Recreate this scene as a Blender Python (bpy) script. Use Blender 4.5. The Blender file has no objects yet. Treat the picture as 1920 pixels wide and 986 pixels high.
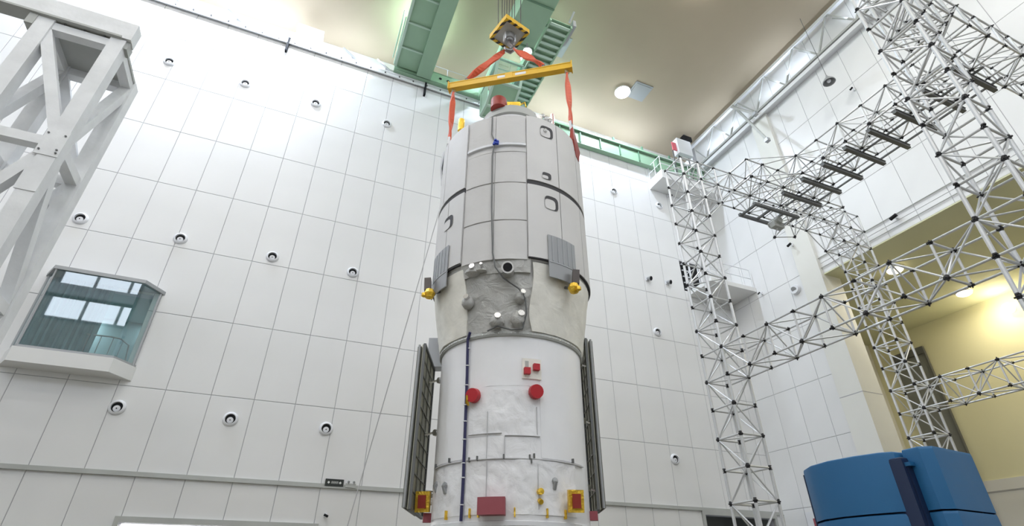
import bpy, math, random
from mathutils import Vector, Matrix, Quaternion, noise
random.seed(7)
C = bpy.context.scene.collection
PI = math.pi
S = math.sin; K = math.cos; R = math.radians
FLOOR = -1.6                                    # world origin is at eye height above the hall floor

# ------------------------------------------------------------------ camera, world, lights, exposure
def look_camera():
    yaw, pit, rol = R(22.96), R(31.372), R(0.135)
    F = Vector((S(yaw)*K(pit), K(yaw)*K(pit), S(pit)))
    Rt = Vector((K(yaw), -S(yaw), 0)); U = Rt.cross(F)
    r2 = K(rol)*Rt + S(rol)*U; u2 = -S(rol)*Rt + K(rol)*U
    cam = bpy.data.cameras.new('camera'); o = bpy.data.objects.new('camera', cam); C.objects.link(o)
    m = Matrix((r2, u2, -F)).transposed().to_4x4()
    o.matrix_world = m
    cam.sensor_width = 36; cam.lens = 985.2/1920*36; cam.clip_end = 200; cam.clip_start = .05
    bpy.context.scene.camera = o
look_camera()
w = bpy.data.worlds.new('world'); bpy.context.scene.world = w; w.use_nodes = True
w.node_tree.nodes['Background'].inputs[0].default_value = (.80, .88, 1, 1)
w.node_tree.nodes['Background'].inputs[1].default_value = 1.0
vs = bpy.context.scene.view_settings
vs.view_transform = 'Standard'; vs.look = 'None'; vs.gamma = 1; vs.use_curve_mapping = False
vs.exposure = 0.30

CEIL = 23.4
def area(name, loc, rot, sx, sy, power, col, shape='RECTANGLE', spread=180):
    l = bpy.data.lights.new(name, 'AREA'); l.shape = shape; l.size = sx; l.size_y = sy
    l.energy = power; l.color = col; l.spread = R(spread)
    o = bpy.data.objects.new(name, l); C.objects.link(o); o.location = loc; o.rotation_euler = rot
    return o
COOL = (.74, .84, 1.0); NEUT = (.97, .95, .93); WARM = (1.0, .90, .68)
P_LAMP = 330
LAMPS = [(x, y) for y in (16.0, 9.5, 3.0, -3.5) for x in (-9.7, -3.9, 1.9, 7.7, 13.42)]
for x, y in LAMPS:                              # the lamp in each round ceiling fixture
    area('ceiling_lamp_light', (x, y, CEIL-.32), (0, 0, 0), .6, .6, P_LAMP*{16.0: 2.0, 9.5: .45, 3.0: .75, -3.5: .75}[y]*(.6 if x > 5 and y > 5 else 1), COOL if y > 10 else NEUT, 'DISK')
for x in (-10, -5, -.9, 11, 15.5):                   # floodlights lying in the cove on top of the wall
    area('cove_flood', (x, 18.35, 21.35), (R(180-22), 0, 0), (4.2 if x < -1 else 2.6), .25, (95 if x < -1 else 45), COOL)
for y in (1, 6, 11, 15.5):
    area('cove_flood', (19.35, y, 21.7), (0, R(180), 0), .2, 3.0, 24, COOL)
REC = [(22.22, 11.2), (27.07, 11.35), (22.2, 5.5), (27.0, 5.5)]
for x, y in REC:                                # downlights of the side bay
    area('bay_lamp_light', (x, y, 11.12), (0, 0, 0), .4, .4, 70, WARM, 'DISK')
lp = bpy.data.lights.new('bay_wall_lamp_light', 'POINT'); lp.energy = 55; lp.color = WARM; lp.shadow_soft_size = .2
lo = bpy.data.objects.new('bay_wall_lamp_light', lp); C.objects.link(lo); lo.location = (28.3, 10.75, 10.55)

# ------------------------------------------------------------------ materials
def mat(name, col, rough=.6, metal=0., noise_amt=.0, nscale=3., bump=0., bscale=8., spec=.5, emit=None, estr=0., alpha=None, detail=4., distort=0.):
    m = bpy.data.materials.new(name); m.use_nodes = True
    nt = m.node_tree; b = nt.nodes['Principled BSDF']
    b.inputs['Base Color'].default_value = (*col, 1); b.inputs['Roughness'].default_value = rough
    b.inputs['Metallic'].default_value = metal; b.inputs['Specular IOR Level'].default_value = spec
    tc = nt.nodes.new('ShaderNodeTexCoord')
    if noise_amt:
        n = nt.nodes.new('ShaderNodeTexNoise'); n.inputs['Scale'].default_value = nscale; n.inputs['Detail'].default_value = 5
        nt.links.new(tc.outputs['Object'], n.inputs['Vector'])
        r = nt.nodes.new('ShaderNodeMapRange'); r.inputs['From Min'].default_value = .3; r.inputs['From Max'].default_value = .7
        r.inputs['To Min'].default_value = 1-noise_amt; r.inputs['To Max'].default_value = 1+noise_amt*.4
        nt.links.new(n.outputs['Fac'], r.inputs['Value'])
        mx = nt.nodes.new('ShaderNodeVectorMath'); mx.operation = 'SCALE'
        mx.inputs[0].default_value = col; nt.links.new(r.outputs[0], mx.inputs['Scale'])
        nt.links.new(mx.outputs[0], b.inputs['Base Color'])
    if bump:
        n = nt.nodes.new('ShaderNodeTexNoise'); n.inputs['Scale'].default_value = bscale; n.inputs['Detail'].default_value = detail
        n.inputs['Distortion'].default_value = distort
        nt.links.new(tc.outputs['Object'], n.inputs['Vector'])
        bp = nt.nodes.new('ShaderNodeBump'); bp.inputs['Strength'].default_value = bump; bp.inputs['Distance'].default_value = .05
        nt.links.new(n.outputs['Fac'], bp.inputs['Height']); nt.links.new(bp.outputs[0], b.inputs['Normal'])
    if emit:
        b.inputs['Emission Color'].default_value = (*emit, 1); b.inputs['Emission Strength'].default_value = estr
    if alpha is not None: b.inputs['Alpha'].default_value = alpha
    return m
M = {
 'panel': mat('wall_panel_enamel', (.80, .80, .80), .38, noise_amt=.035, nscale=.5, spec=.4),
 'seam': mat('dark_wall_joint', (.42, .42, .44), .8),
 'wallplain': mat('white_plaster', (.78, .78, .77), .7, noise_amt=.03, nscale=.6),
 'pilaster': mat('cream_plaster', (.77, .765, .72), .7, noise_amt=.04, nscale=.5),
 'ceiling': mat('beige_ceiling', (.465, .39, .285), .85, noise_amt=.05, nscale=.35),
 'floor': mat('grey_floor_paint', (.16, .145, .105), .35, noise_amt=.06, nscale=.6),
 'ledge': mat('white_ledge_paint', (.80, .81, .83), .5),
 'olive': mat('olive_plaster', (.72, .72, .50), .75, noise_amt=.04, nscale=.4),
 'yellow': mat('pale_yellow_plaster', (.82, .79, .54), .75, noise_amt=.04, nscale=.4),
 'greydoor': mat('grey_shutter_paint', (.20, .21, .20), .6),
 'green': mat('crane_green_paint', (.32, .50, .345), .42, noise_amt=.06, nscale=1.2),
 'greend': mat('crane_green_rib_paint', (.13, .25, .16), .5),
 'greenl': mat('pale_green_paint', (.50, .66, .55), .45),
 'steelw': mat('off_white_steel_paint', (.84, .85, .86), .5, noise_amt=.09, nscale=2.2, bump=.1, bscale=9),
 'steelg': mat('grey_steel_paint', (.46, .47, .45), .55, noise_amt=.08, nscale=1.5),
 'tube': mat('silver_tube', (.66, .67, .68), .36, .45),
 'tubecap': mat('black_tube_end', (.035, .035, .038), .5, .3),
 'chan': mat('dark_grey_channel_steel', (.15, .155, .155), .5, .3),
 'blanket': mat('grey_thermal_blanket', (.66, .65, .645), .62, noise_amt=.05, nscale=1.1, bump=.22, bscale=2.6, detail=3, distort=.6),
 'rigid': mat('grey_shield_panel', (.68, .67, .665), .55, noise_amt=.04, nscale=1.6),
 'rigid2': mat('shield_panel_recess', (.36, .36, .355), .6),
 'seal_shade': mat('gap_seal_and_port_shade', (.055, .055, .06), .7),  # colour of the gap seals; on the ports it paints the recess shadow
 'foil': mat('grey_foil', (.50, .495, .475), .5, .1, noise_amt=.12, nscale=2.5, bump=.8, bscale=4.5, detail=5, distort=1.2),
 'cream': mat('cream_blanket', (.88, .86, .79), .62, noise_amt=.10, nscale=4, bump=.3, bscale=4, detail=4, distort=.8),
 'white': mat('white_blanket', (.88, .88, .90), .36, noise_amt=.03, nscale=1.6, bump=.12, bscale=1.6, detail=3, distort=.6),
 'white2': mat('crinkled_white_blanket', (.88, .88, .90), .36, noise_amt=.06, nscale=2.2, bump=.6, bscale=3.2, detail=4, distort=.5),
 'stitch': mat('blanket_seam_tape', (.55, .55, .56), .7),
 'silver': mat('bright_silver', (.78, .78, .78), .22, .9),
 'gold': mat('gold_foil', (.85, .55, .06), .3, .65, bump=.6, bscale=14),
 'yellowp': mat('yellow_lifting_paint', (.80, .47, .015), .42, noise_amt=.07, nscale=3),
 'orange': mat('orange_webbing', (.72, .12, .055), .6, noise_amt=.08, nscale=6),
 'red': mat('red_cover', (.50, .012, .022), .45),
 'redp': mat('red_bracket_paint', (.30, .03, .018), .5),
 'maroon': mat('maroon_cover', (.33, .075, .095), .55),
 'navy': mat('navy_cable_sheath', (.03, .03, .10), .6),
 'black': mat('black_rubber', (.02, .02, .022), .8, spec=.2),
 'darkbox': mat('dark_brown_box', (.07, .055, .05), .5),
 'vent': mat('slate_radiator', (.36, .37, .385), .35, .35),
 'ventl': mat('radiator_strip', (.43, .445, .46), .35, .4),
 'array': mat('olive_array_back', (.42, .41, .31), .6, noise_amt=.12, nscale=4),
 'arrayf': mat('array_frame', (.18, .18, .15), .45, .3),
 'blue': mat('blue_cabinet_paint', (.016, .135, .32), .5, noise_amt=.05, nscale=1.3),
 'blued': mat('dark_blue_groove', (.006, .02, .07), .5),
 'bluestrap': mat('blue_strap', (.02, .06, .45), .6),
 'glassroom': mat('bay_room_wall', (.26, .34, .32), .7),
 'curtain': mat('teal_curtain', (.27, .36, .40), .8, noise_amt=.15, nscale=4),
 'alu': mat('grey_window_frame', (.38, .39, .40), .45, .3),
 'lamp': mat('lamp_lens', (1, 1, 1), .5, emit=(1, .98, .94), estr=14),
 'lampw': mat('warm_lamp_lens', (1, 1, 1), .5, emit=(1, .86, .55), estr=9),
 'daylit': mat('frosted_daylit_pane', (.8, .85, .9), .4, emit=(.82, .89, 1), estr=4.6),
 'fixture': mat('white_fixture', (.78, .79, .82), .45),
 'hazard': None,
 'steel': mat('hook_steel', (.22, .20, .20), .35, .7),
 'pink': mat('pink_red_tag', (.75, .16, .2), .6),
 'sign': mat('black_sign_face', (.02, .025, .022), .5),
 'signw': mat('white_sign_mark', (.8, .82, .8), .5),
 'rope': mat('grey_rope', (.55, .55, .56), .8),
 'wirerope': mat('dark_wire_rope', (.10, .085, .08), .5, .4),
}
def hazard():
    m = mat('hazard_stripe_paint', (.8, .5, .02), .45); nt = m.node_tree; b = nt.nodes['Principled BSDF']
    tc = nt.nodes.new('ShaderNodeTexCoord'); wv = nt.nodes.new('ShaderNodeTexWave'); wv.wave_type = 'BANDS'; wv.bands_direction = 'DIAGONAL'
    wv.inputs['Scale'].default_value = 2.6; nt.links.new(tc.outputs['Object'], wv.inputs['Vector'])
    rp = nt.nodes.new('ShaderNodeValToRGB'); rp.color_ramp.interpolation = 'CONSTANT'
    rp.color_ramp.elements[0].color = (.03, .03, .03, 1); rp.color_ramp.elements[1].position = .45; rp.color_ramp.elements[1].color = (.78, .50, .03, 1)
    nt.links.new(wv.outputs['Fac'], rp.inputs[0]); nt.links.new(rp.outputs[0], b.inputs['Base Color'])
    return m
M['hazard'] = hazard()
def glass():
    m = bpy.data.materials.new('tinted_window_glass'); m.use_nodes = True; nt = m.node_tree
    for n in list(nt.nodes):
        if n.type != 'OUTPUT_MATERIAL': nt.nodes.remove(n)
    out = nt.nodes['Material Output']
    tr = nt.nodes.new('ShaderNodeBsdfTransparent'); tr.inputs[0].default_value = (.62, .74, .73, 1)
    gl = nt.nodes.new('ShaderNodeBsdfGlossy'); gl.inputs['Roughness'].default_value = .02; gl.inputs[0].default_value = (.9, .95, .97, 1)
    lw = nt.nodes.new('ShaderNodeLayerWeight'); lw.inputs['Blend'].default_value = .5
    pw = nt.nodes.new('ShaderNodeMath'); pw.operation = 'POWER'; pw.inputs[1].default_value = 3.5; nt.links.new(lw.outputs['Facing'], pw.inputs[0])
    fr = nt.nodes.new('ShaderNodeMath'); fr.operation = 'MULTIPLY_ADD'; fr.inputs[1].default_value = .8; fr.inputs[2].default_value = .13; nt.links.new(pw.outputs[0], fr.inputs[0])
    mx = nt.nodes.new('ShaderNodeMixShader')
    nt.links.new(fr.outputs[0], mx.inputs[0]); nt.links.new(tr.outputs[0], mx.inputs[1]); nt.links.new(gl.outputs[0], mx.inputs[2])
    nt.links.new(mx.outputs[0], out.inputs['Surface'])
    return m
M['glass'] = glass()

# ------------------------------------------------------------------ mesh helpers
def frame(d):
    d = Vector(d).normalized(); a = Vector((0, 0, 1)) if abs(d.z) < .9 else Vector((1, 0, 0))
    u = d.cross(a).normalized(); return d, u, d.cross(u)
class MB:
    def __init__(s): s.v = []; s.f = []; s.m = []; s.sm = []
    def add(s, vs, fs, mi=0, smooth=False):
        n = len(s.v); s.v += [tuple(x) for x in vs]
        for f in fs: s.f.append([n+i for i in f]); s.m.append(mi); s.sm.append(smooth)
        return s
    def box(s, a, b, mi=0):
        x0, y0, z0 = a; x1, y1, z1 = b
        return s.add([(x0,y0,z0),(x1,y0,z0),(x1,y1,z0),(x0,y1,z0),(x0,y0,z1),(x1,y0,z1),(x1,y1,z1),(x0,y1,z1)],
              [(0,3,2,1),(4,5,6,7),(0,1,5,4),(1,2,6,5),(2,3,7,6),(3,0,4,7)], mi)
    def beam(s, p, q, w, h, mi=0, up=None):
        p = Vector(p); q = Vector(q); d = (q-p).normalized()
        if up is None: d, u, v = frame(d)
        else:
            u = d.cross(Vector(up)).normalized(); v = u.cross(d).normalized()
        c = [(-1,-1),(1,-1),(1,1),(-1,1)]
        vs = [p+u*(a*w/2)+v*(b*h/2) for a, b in c]+[q+u*(a*w/2)+v*(b*h/2) for a, b in c]
        return s.add(vs, [(0,1,2,3),(7,6,5,4),(0,4,5,1),(1,5,6,2),(2,6,7,3),(3,7,4,0)], mi)
    def tube(s, pts, r, n=8, mi=0, cap=True):
        pts = [Vector(p) for p in pts]; rs = r if isinstance(r, (list, tuple)) else [r]*len(pts)
        base = len(s.v); u = None
        for i, p in enumerate(pts):
            d = (pts[min(i+1, len(pts)-1)]-pts[max(i-1, 0)]).normalized()
            if u is None: _, u, v = frame(d)
            else:
                u = (u-d*u.dot(d)).normalized(); v = d.cross(u)
            for k in range(n):
                a = 2*PI*k/n; s.v.append(tuple(p+u*(K(a)*rs[i])+v*(S(a)*rs[i])))
        for i in range(len(pts)-1):
            for k in range(n):
                a = base+i*n+k; b = base+i*n+(k+1) % n
                s.f.append([a, b, b+n, a+n]); s.m.append(mi); s.sm.append(True)
        if cap:
            s.f.append([base+k for k in range(n)][::-1]); s.m.append(mi); s.sm.append(False)
            s.f.append([base+(len(pts)-1)*n+k for k in range(n)]); s.m.append(mi); s.sm.append(False)
        return s
    def cyl(s, p, q, r, n=20, mi=0, r2=None): return s.tube([p, q], [r, r if r2 is None else r2], n, mi)
    def lathe(s, prof, n=96, c=(0, 0), mi=0, axis='z', close=False):
        base = len(s.v); P = len(prof)
        for r, z in prof:
            for k in range(n):
                a = 2*PI*k/n; s.v.append((c[0]+r*S(a), c[1]-r*K(a), z))
        for i in range(P-1):
            for k in range(n):
                a = base+i*n+k; b = base+i*n+(k+1) % n
                s.f.append([a, b, b+n, a+n]); s.m.append(mi); s.sm.append(True)
        if close:
            s.f.append([base+k for k in range(n)][::-1]); s.m.append(mi); s.sm.append(False)
            s.f.append([base+(P-1)*n+k for k in range(n)]); s.m.append(mi); s.sm.append(False)
        return s
    def sphere(s, c, r, n=10, mi=0, sc=(1, 1, 1)):
        base = len(s.v); h = n//2
        for i in range(h+1):
            t = PI*i/h
            for k in range(n):
                a = 2*PI*k/n; s.v.append((c[0]+r*sc[0]*S(t)*K(a), c[1]+r*sc[1]*S(t)*S(a), c[2]+r*sc[2]*K(t)))
        for i in range(h):
            for k in range(n):
                a = base+i*n+k; b = base+i*n+(k+1) % n
                s.f.append([a+n, b+n, b, a]); s.m.append(mi); s.sm.append(True)
        return s
    def prism(s, pts, p0, p1, ax, mi=0):
        """polygon PTS (2-D) extruded from P0 to P1 along axis AX (0, 1 or 2)"""
        def at(a, b, c): return [(c, a, b), (a, c, b), (a, b, c)][ax]
        n = len(pts); vs = [at(a, b, p0) for a, b in pts]+[at(a, b, p1) for a, b in pts]
        return s.add(vs, [list(range(n))[::-1], [n+i for i in range(n)]]+[[i, (i+1) % n, n+(i+1) % n, n+i] for i in range(n)], mi)
    def build(s, name, mats, off=(0, 0, 0), sharp=None):
        me = bpy.data.meshes.new(name); ox, oy, oz = off
        me.from_pydata([(x-ox, y-oy, z-oz) for x, y, z in s.v], [], s.f)
        for m in (mats if isinstance(mats, (list, tuple)) else [mats]): me.materials.append(M[m])
        me.polygons.foreach_set('material_index', s.m); me.polygons.foreach_set('use_smooth', s.sm)
        me.update()
        import bmesh
        b = bmesh.new(); b.from_mesh(me); bmesh.ops.remove_doubles(b, verts=b.verts, dist=1e-5); bmesh.ops.recalc_face_normals(b, faces=b.faces); b.to_mesh(me); b.free()
        if any(s.sm): me.set_sharp_from_angle(angle=R(38))
        return me

OFF = {}
def thing(name, label, cat, loc, group=None, rotz=0):
    o = bpy.data.objects.new(name, None); o.empty_display_size = .2; C.objects.link(o); o.location = loc; o.rotation_euler = (0, 0, rotz)
    o['label'] = label; o['category'] = cat
    if group: o['group'] = group
    OFF[o.name] = tuple(loc); return o
def obj(name, mb, mats, parent=None, label=None, own=None):
    """one mesh object; MB is in world coordinates, the parent chain's offset is taken off"""
    off = OFF[parent.name] if parent else (own or (0, 0, 0))
    me = mb.build(name, mats, off); o = bpy.data.objects.new(name, me); C.objects.link(o)
    if parent: o.parent = parent; OFF[o.name] = off
    else: o.location = own or (0, 0, 0); OFF[o.name] = own or (0, 0, 0)
    if label: o['label'] = label
    return o
def single(name, mb, mats, label, cat, base, group=None):
    o = obj(name, mb, mats, own=base); o['label'] = label; o['category'] = cat
    if group: o['group'] = group
    return o
def struct(name, mb, mats, label=None, parent=None):
    o = obj(name, mb, mats, parent, label)
    if not parent:
        o['kind'] = 'structure'; o['category'] = name.split('_')[0]
    return o
def inst(name, me, parent, loc, quat=None):
    o = bpy.data.objects.new(name, me); C.objects.link(o); o.parent = parent
    off = OFF[parent.name]; o.location = (loc[0]-off[0], loc[1]-off[1], loc[2]-off[2])
    if quat is not None: o.rotation_mode = 'QUATERNION'; o.rotation_quaternion = quat
    return o

def subtract(rects, hole):
    out = []
    hx0, hx1, hz0, hz1 = hole
    for x0, x1, z0, z1 in rects:
        if hx1 <= x0 or hx0 >= x1 or hz1 <= z0 or hz0 >= z1: out.append((x0, x1, z0, z1)); continue
        if hx0 > x0: out.append((x0, hx0, z0, z1))
        if hx1 < x1: out.append((hx1, x1, z0, z1))
        a, b = max(x0, hx0), min(x1, hx1)
        if hz0 > z0: out.append((a, b, z0, hz0))
        if hz1 < z1: out.append((a, b, hz1, z1))
    return [r for r in out if r[1]-r[0] > .03 and r[3]-r[2] > .03]
PM = {}
def panel_mesh(w, h, axis):
    key = (round(w, 3), round(h, 3), axis)
    if key not in PM:
        g = .009; t = .014; c = .008; w, h = key[0]-2*g, key[1]-2*g
        mb = MB()
        o = [(-w/2, 0, -h/2), (w/2, 0, -h/2), (w/2, 0, h/2), (-w/2, 0, h/2)]
        m = [(x, -t+c*.6, z) for x, y, z in o]; i = [((abs(x)-c)*(1 if x > 0 else -1), -t, (abs(z)-c)*(1 if z > 0 else -1)) for x, y, z in o]
        vs = o+m+i; fs = [(8, 9, 10, 11)]+[(k, (k+1) % 4, 4+(k+1) % 4, 4+k) for k in range(4)]+[(4+k, 4+(k+1) % 4, 8+(k+1) % 4, 8+k) for k in range(4)]
        if axis == 'x': vs = [(y, -x, z) for x, y, z in vs]       # faces -x
        mb.add(vs, fs); PM[key] = mb.build('wall_panel', 'panel')
    return PM[key]

# ------------------------------------------------------------------ the setting
YB, XR = 17.91, 19.9
struct('floor', MB().box((-20.5, -15, FLOOR-.2), (30.5, 18.4, FLOOR)), 'floor')
struct('ceiling', MB().box((-20.5, -15, CEIL), (20.4, 20.2, CEIL+.3)), 'ceiling')
struct('wall_left', MB().box((-20.5, -15, FLOOR), (-20.2, 20.2, CEIL)), 'wallplain')
ZR = [FLOOR, .40, 2.50, 4.83, 7.19, 9.56, 11.94, 14.33, 16.69, 19.05, 20.98]
XC = [-7.053+1.2*i for i in range(-6, 23)]+[XR]
holes_b = [(-7.053, -4.653, 5.30, 7.70), (-3.453, 1.347, FLOOR, 1.33), (15.747, 19.347, FLOOR, 2.30), (16.947, 18.147, 12.5, 14.25)]
def wall_rects(cs, zs, holes, edge_zs=None):
    out = []
    for a, b in zip(cs[:-1], cs[1:]):
        for z0, z1 in zip(zs[:-1], zs[1:]):
            rs = [(a, b, z0, z1)]
            for h in holes: rs = subtract(rs, h)
            out += rs
    return out
mb = MB(); rs = [(-20.4, XR+.3, FLOOR, 20.98)]
for h in holes_b: rs = subtract(rs, h)
for x0, x1, z0, z1 in rs: mb.box((x0, YB, z0), (x1, YB+.3, z1))
wb = struct('wall_back', mb, 'seam')
struct('wall_panel', MB().box((-20.2, YB-.014, FLOOR), (XC[0]-.02, YB, 20.98)), 'panel', parent=wb, label='plain white run of wall outside the grid')
for x0, x1, z0, z1 in wall_rects(XC, ZR, holes_b):
    inst('wall_panel', panel_mesh(x1-x0, z1-z0, 'y'), wb, ((x0+x1)/2, YB, (z0+z1)/2))
# upper recessed part of the back wall above the ledge
struct('wall_back_upper', MB().box((-20.5, 19.3, 20.4), (20.3, 19.6, CEIL)), 'wallplain', 'recessed white upper wall above the ledge')
# right wall: panels above the side bay, pilaster beside it
LINT, JAMB = 11.36, 12.69
YC = [YB-1.13-1.178*i for i in range(0, 13)]
YC = [YB]+YC
holes_r = [(-16, JAMB, FLOOR, LINT)]
mb = MB(); rs = [(-15, YB+.3, FLOOR, CEIL)]
for h in holes_r: rs = subtract(rs, h)
for y0, y1, z0, z1 in rs: mb.box((XR, y0, z0), (XR+.9, y1, z1))
wr = struct('wall_right', mb, 'seam')
ZRR = [FLOOR, .40, 2.62, 4.95, 7.25, 9.6, 11.85, 14.25, 16.69, 18.85, 21.1, CEIL]
ycs = sorted(YC)
for y0, y1, z0, z1 in wall_rects(ycs, ZRR, holes_r):
    inst('wall_panel', panel_mesh(y1-y0, z1-z0, 'x'), wr, (XR, (y0+y1)/2, (z0+z1)/2))
struct('wall_panel', MB().box((XR-.014, -15, LINT+.01), (XR, ycs[0]-.02, CEIL)), 'panel', parent=wr, label='plain white run of wall over the side bay opening')
struct('lintel_soffit', MB().box((XR-.02, -15, LINT-.05), (XR+.95, JAMB, LINT)), 'olive', parent=wr, label='olive painted underside of the wall over the bay')
struct('trim_1', MB().box((XC[0]-1, YB-.07, 2.44), (XR, YB-.02, 2.56)).box((XC[0]-1, YB-.10, 2.44), (XR, YB-.07, 2.47)), 'steelg', 'grey horizontal strip along the back wall above the doors')
# pilaster beside the side bay
p = struct('trim_2', MB().box((XR-.20, JAMB-.01, FLOOR), (XR+.0, 13.66, 21.1)), 'pilaster', 'cream pilaster at the edge of the side bay')
struct('joint_strip', MB().box((XR-.205, JAMB-.005, 6.19), (XR-.195, 13.655, 6.22)).box((XR-.2, JAMB-.016, 6.19), (XR+.9, JAMB-.006, 6.22)), 'seam', parent=p)
struct('jamb_cladding', MB().box((XR-.0, JAMB-.012, FLOOR), (XR+.92, JAMB, LINT)), 'pilaster', parent=p)
# side bay beyond the right wall
struct('ceiling_side_bay', MB().box((XR+.9, -4, LINT), (29.3, 17.8, LINT+.2)), 'olive', 'olive ceiling of the side bay')
struct('wall_side_bay_far', MB().box((XR+.31, 17.5, FLOOR), (29.3, 17.8, LINT)), 'pilaster', 'far wall of the side bay')
struct('wall_side_bay_back', MB().box((29.0, -4, 3.9), (29.3, 17.8, LINT)), 'yellow', 'pale yellow wall of the side bay')
struct('wall_side_bay_base', MB().box((28.95, -4, FLOOR), (29.3, 17.5, 3.9)).box((28.93, -4, 3.42), (28.96, 17.5, 3.47), 1), ['wallplain', 'seam'], 'white lower part of the side bay wall with one joint')
struct('wall_side_bay_near', MB().box((XR, -4.3, FLOOR), (29.3, -4, LINT+.2)), 'pilaster')
d = struct('door_3', MB().box((28.86, 14.87, FLOOR), (28.93, 16.5, 10.28)), 'greydoor', 'tall dark grey shutter on the side bay wall')
struct('guide_rail', MB().box((28.80, 14.80, FLOOR), (28.94, 14.88, 10.3)), 'chan', parent=d)
struct('header_box', MB().box((28.78, 14.82, 9.95), (28.94, 16.5, 10.3)), 'chan', parent=d)
# front wall behind the viewer with a daylit strip of clerestory windows
struct('wall_front', MB().box((-20.5, -15, FLOOR), (20.3, -14.7, CEIL)), 'wallplain')
wf = struct('window_2', MB().box((-19.6, -14.7, 17.9), (15, -14.62, 22.9)), 'alu', 'long strip of frosted windows in the front wall')
for i in range(14):
    x = -19.4+i*2.45
    for z0, z1 in ((18.1, 20.3), (20.5, 22.75)):
        struct('pane', MB().box((x, -14.62, z0), (x+2.2, -14.58, z1)), 'daylit', parent=wf)
# ledge (crane rail shelf) along the top of the back and right walls
led = MB().box((-20.2, YB-.16, 20.90), (8.3, YB+1.45, 21.02)).box((8.3, YB+.0, 20.90), (XR, YB+1.45, 21.02)).box((-20.2, YB-.16, 20.72), (8.3, YB-.10, 20.92))
tl = struct('trim_3', led, 'ledge', 'white crane rail ledge along the top of the back wall')
gap = MB(); bolts = MB()
for x in (-10.2, -3.42, 2.9):
    gap.box((x-.045, YB-.19, 20.2), (x+.045, YB-.02, 21.04))
struct('expansion_gap', gap, 'black', parent=tl)
for i in range(46):
    x = -12+.68*i
    if x < 8: bolts.cyl((x, YB-.16, 20.82), (x, YB-.20, 20.82), .035, 6)
bo = struct('bolt_row', bolts, 'chan', parent=tl); bo['kind'] = 'stuff'
tr4 = struct('trim_4', MB().box((XR-.42, -15, 21.02), (XR, YB-.2, 21.12)).box((XR-.42, -15, 20.9), (XR-.36, YB-.2, 21.02)), 'ledge', 'white crane rail ledge along the right wall')
# doors in the back wall
def door(n, x0, x1, z1, inner, lab):
    d = struct('door_%d' % n, MB().box((x0-.12, YB-.10, z1), (x1+.12, YB+.02, z1+.14)).box((x0-.12, YB-.1, FLOOR), (x0, YB+.02, z1)).box((x1, YB-.1, FLOOR), (x1+.12, YB+.02, z1)), 'steelg', lab)
    struct('room_beyond', MB().box((x0, YB+2.2, FLOOR), (x1, YB+2.3, z1+.3)).box((x0-.1, YB+.3, FLOOR), (x0, YB+2.3, z1+.3)).box((x1, YB+.3, FLOOR), (x1+.1, YB+2.3, z1+.3)).box((x0, YB+.3, z1+.3), (x1, YB+2.3, z1+.4)), inner, parent=d)
    return d
d1 = door(1, -3.453, 1.347, 1.33, 'fixture', 'wide doorway at the foot of the back wall')
struct('lit_ceiling_lamp', MB().box((-3.2, YB+.7, 1.54), (.9, YB+1.6, 1.62)), 'lamp', parent=d1)
door(2, 15.747, 19.347, 2.30, 'greydoor', 'dark doorway at the foot of the back wall behind the lattice column')

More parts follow.
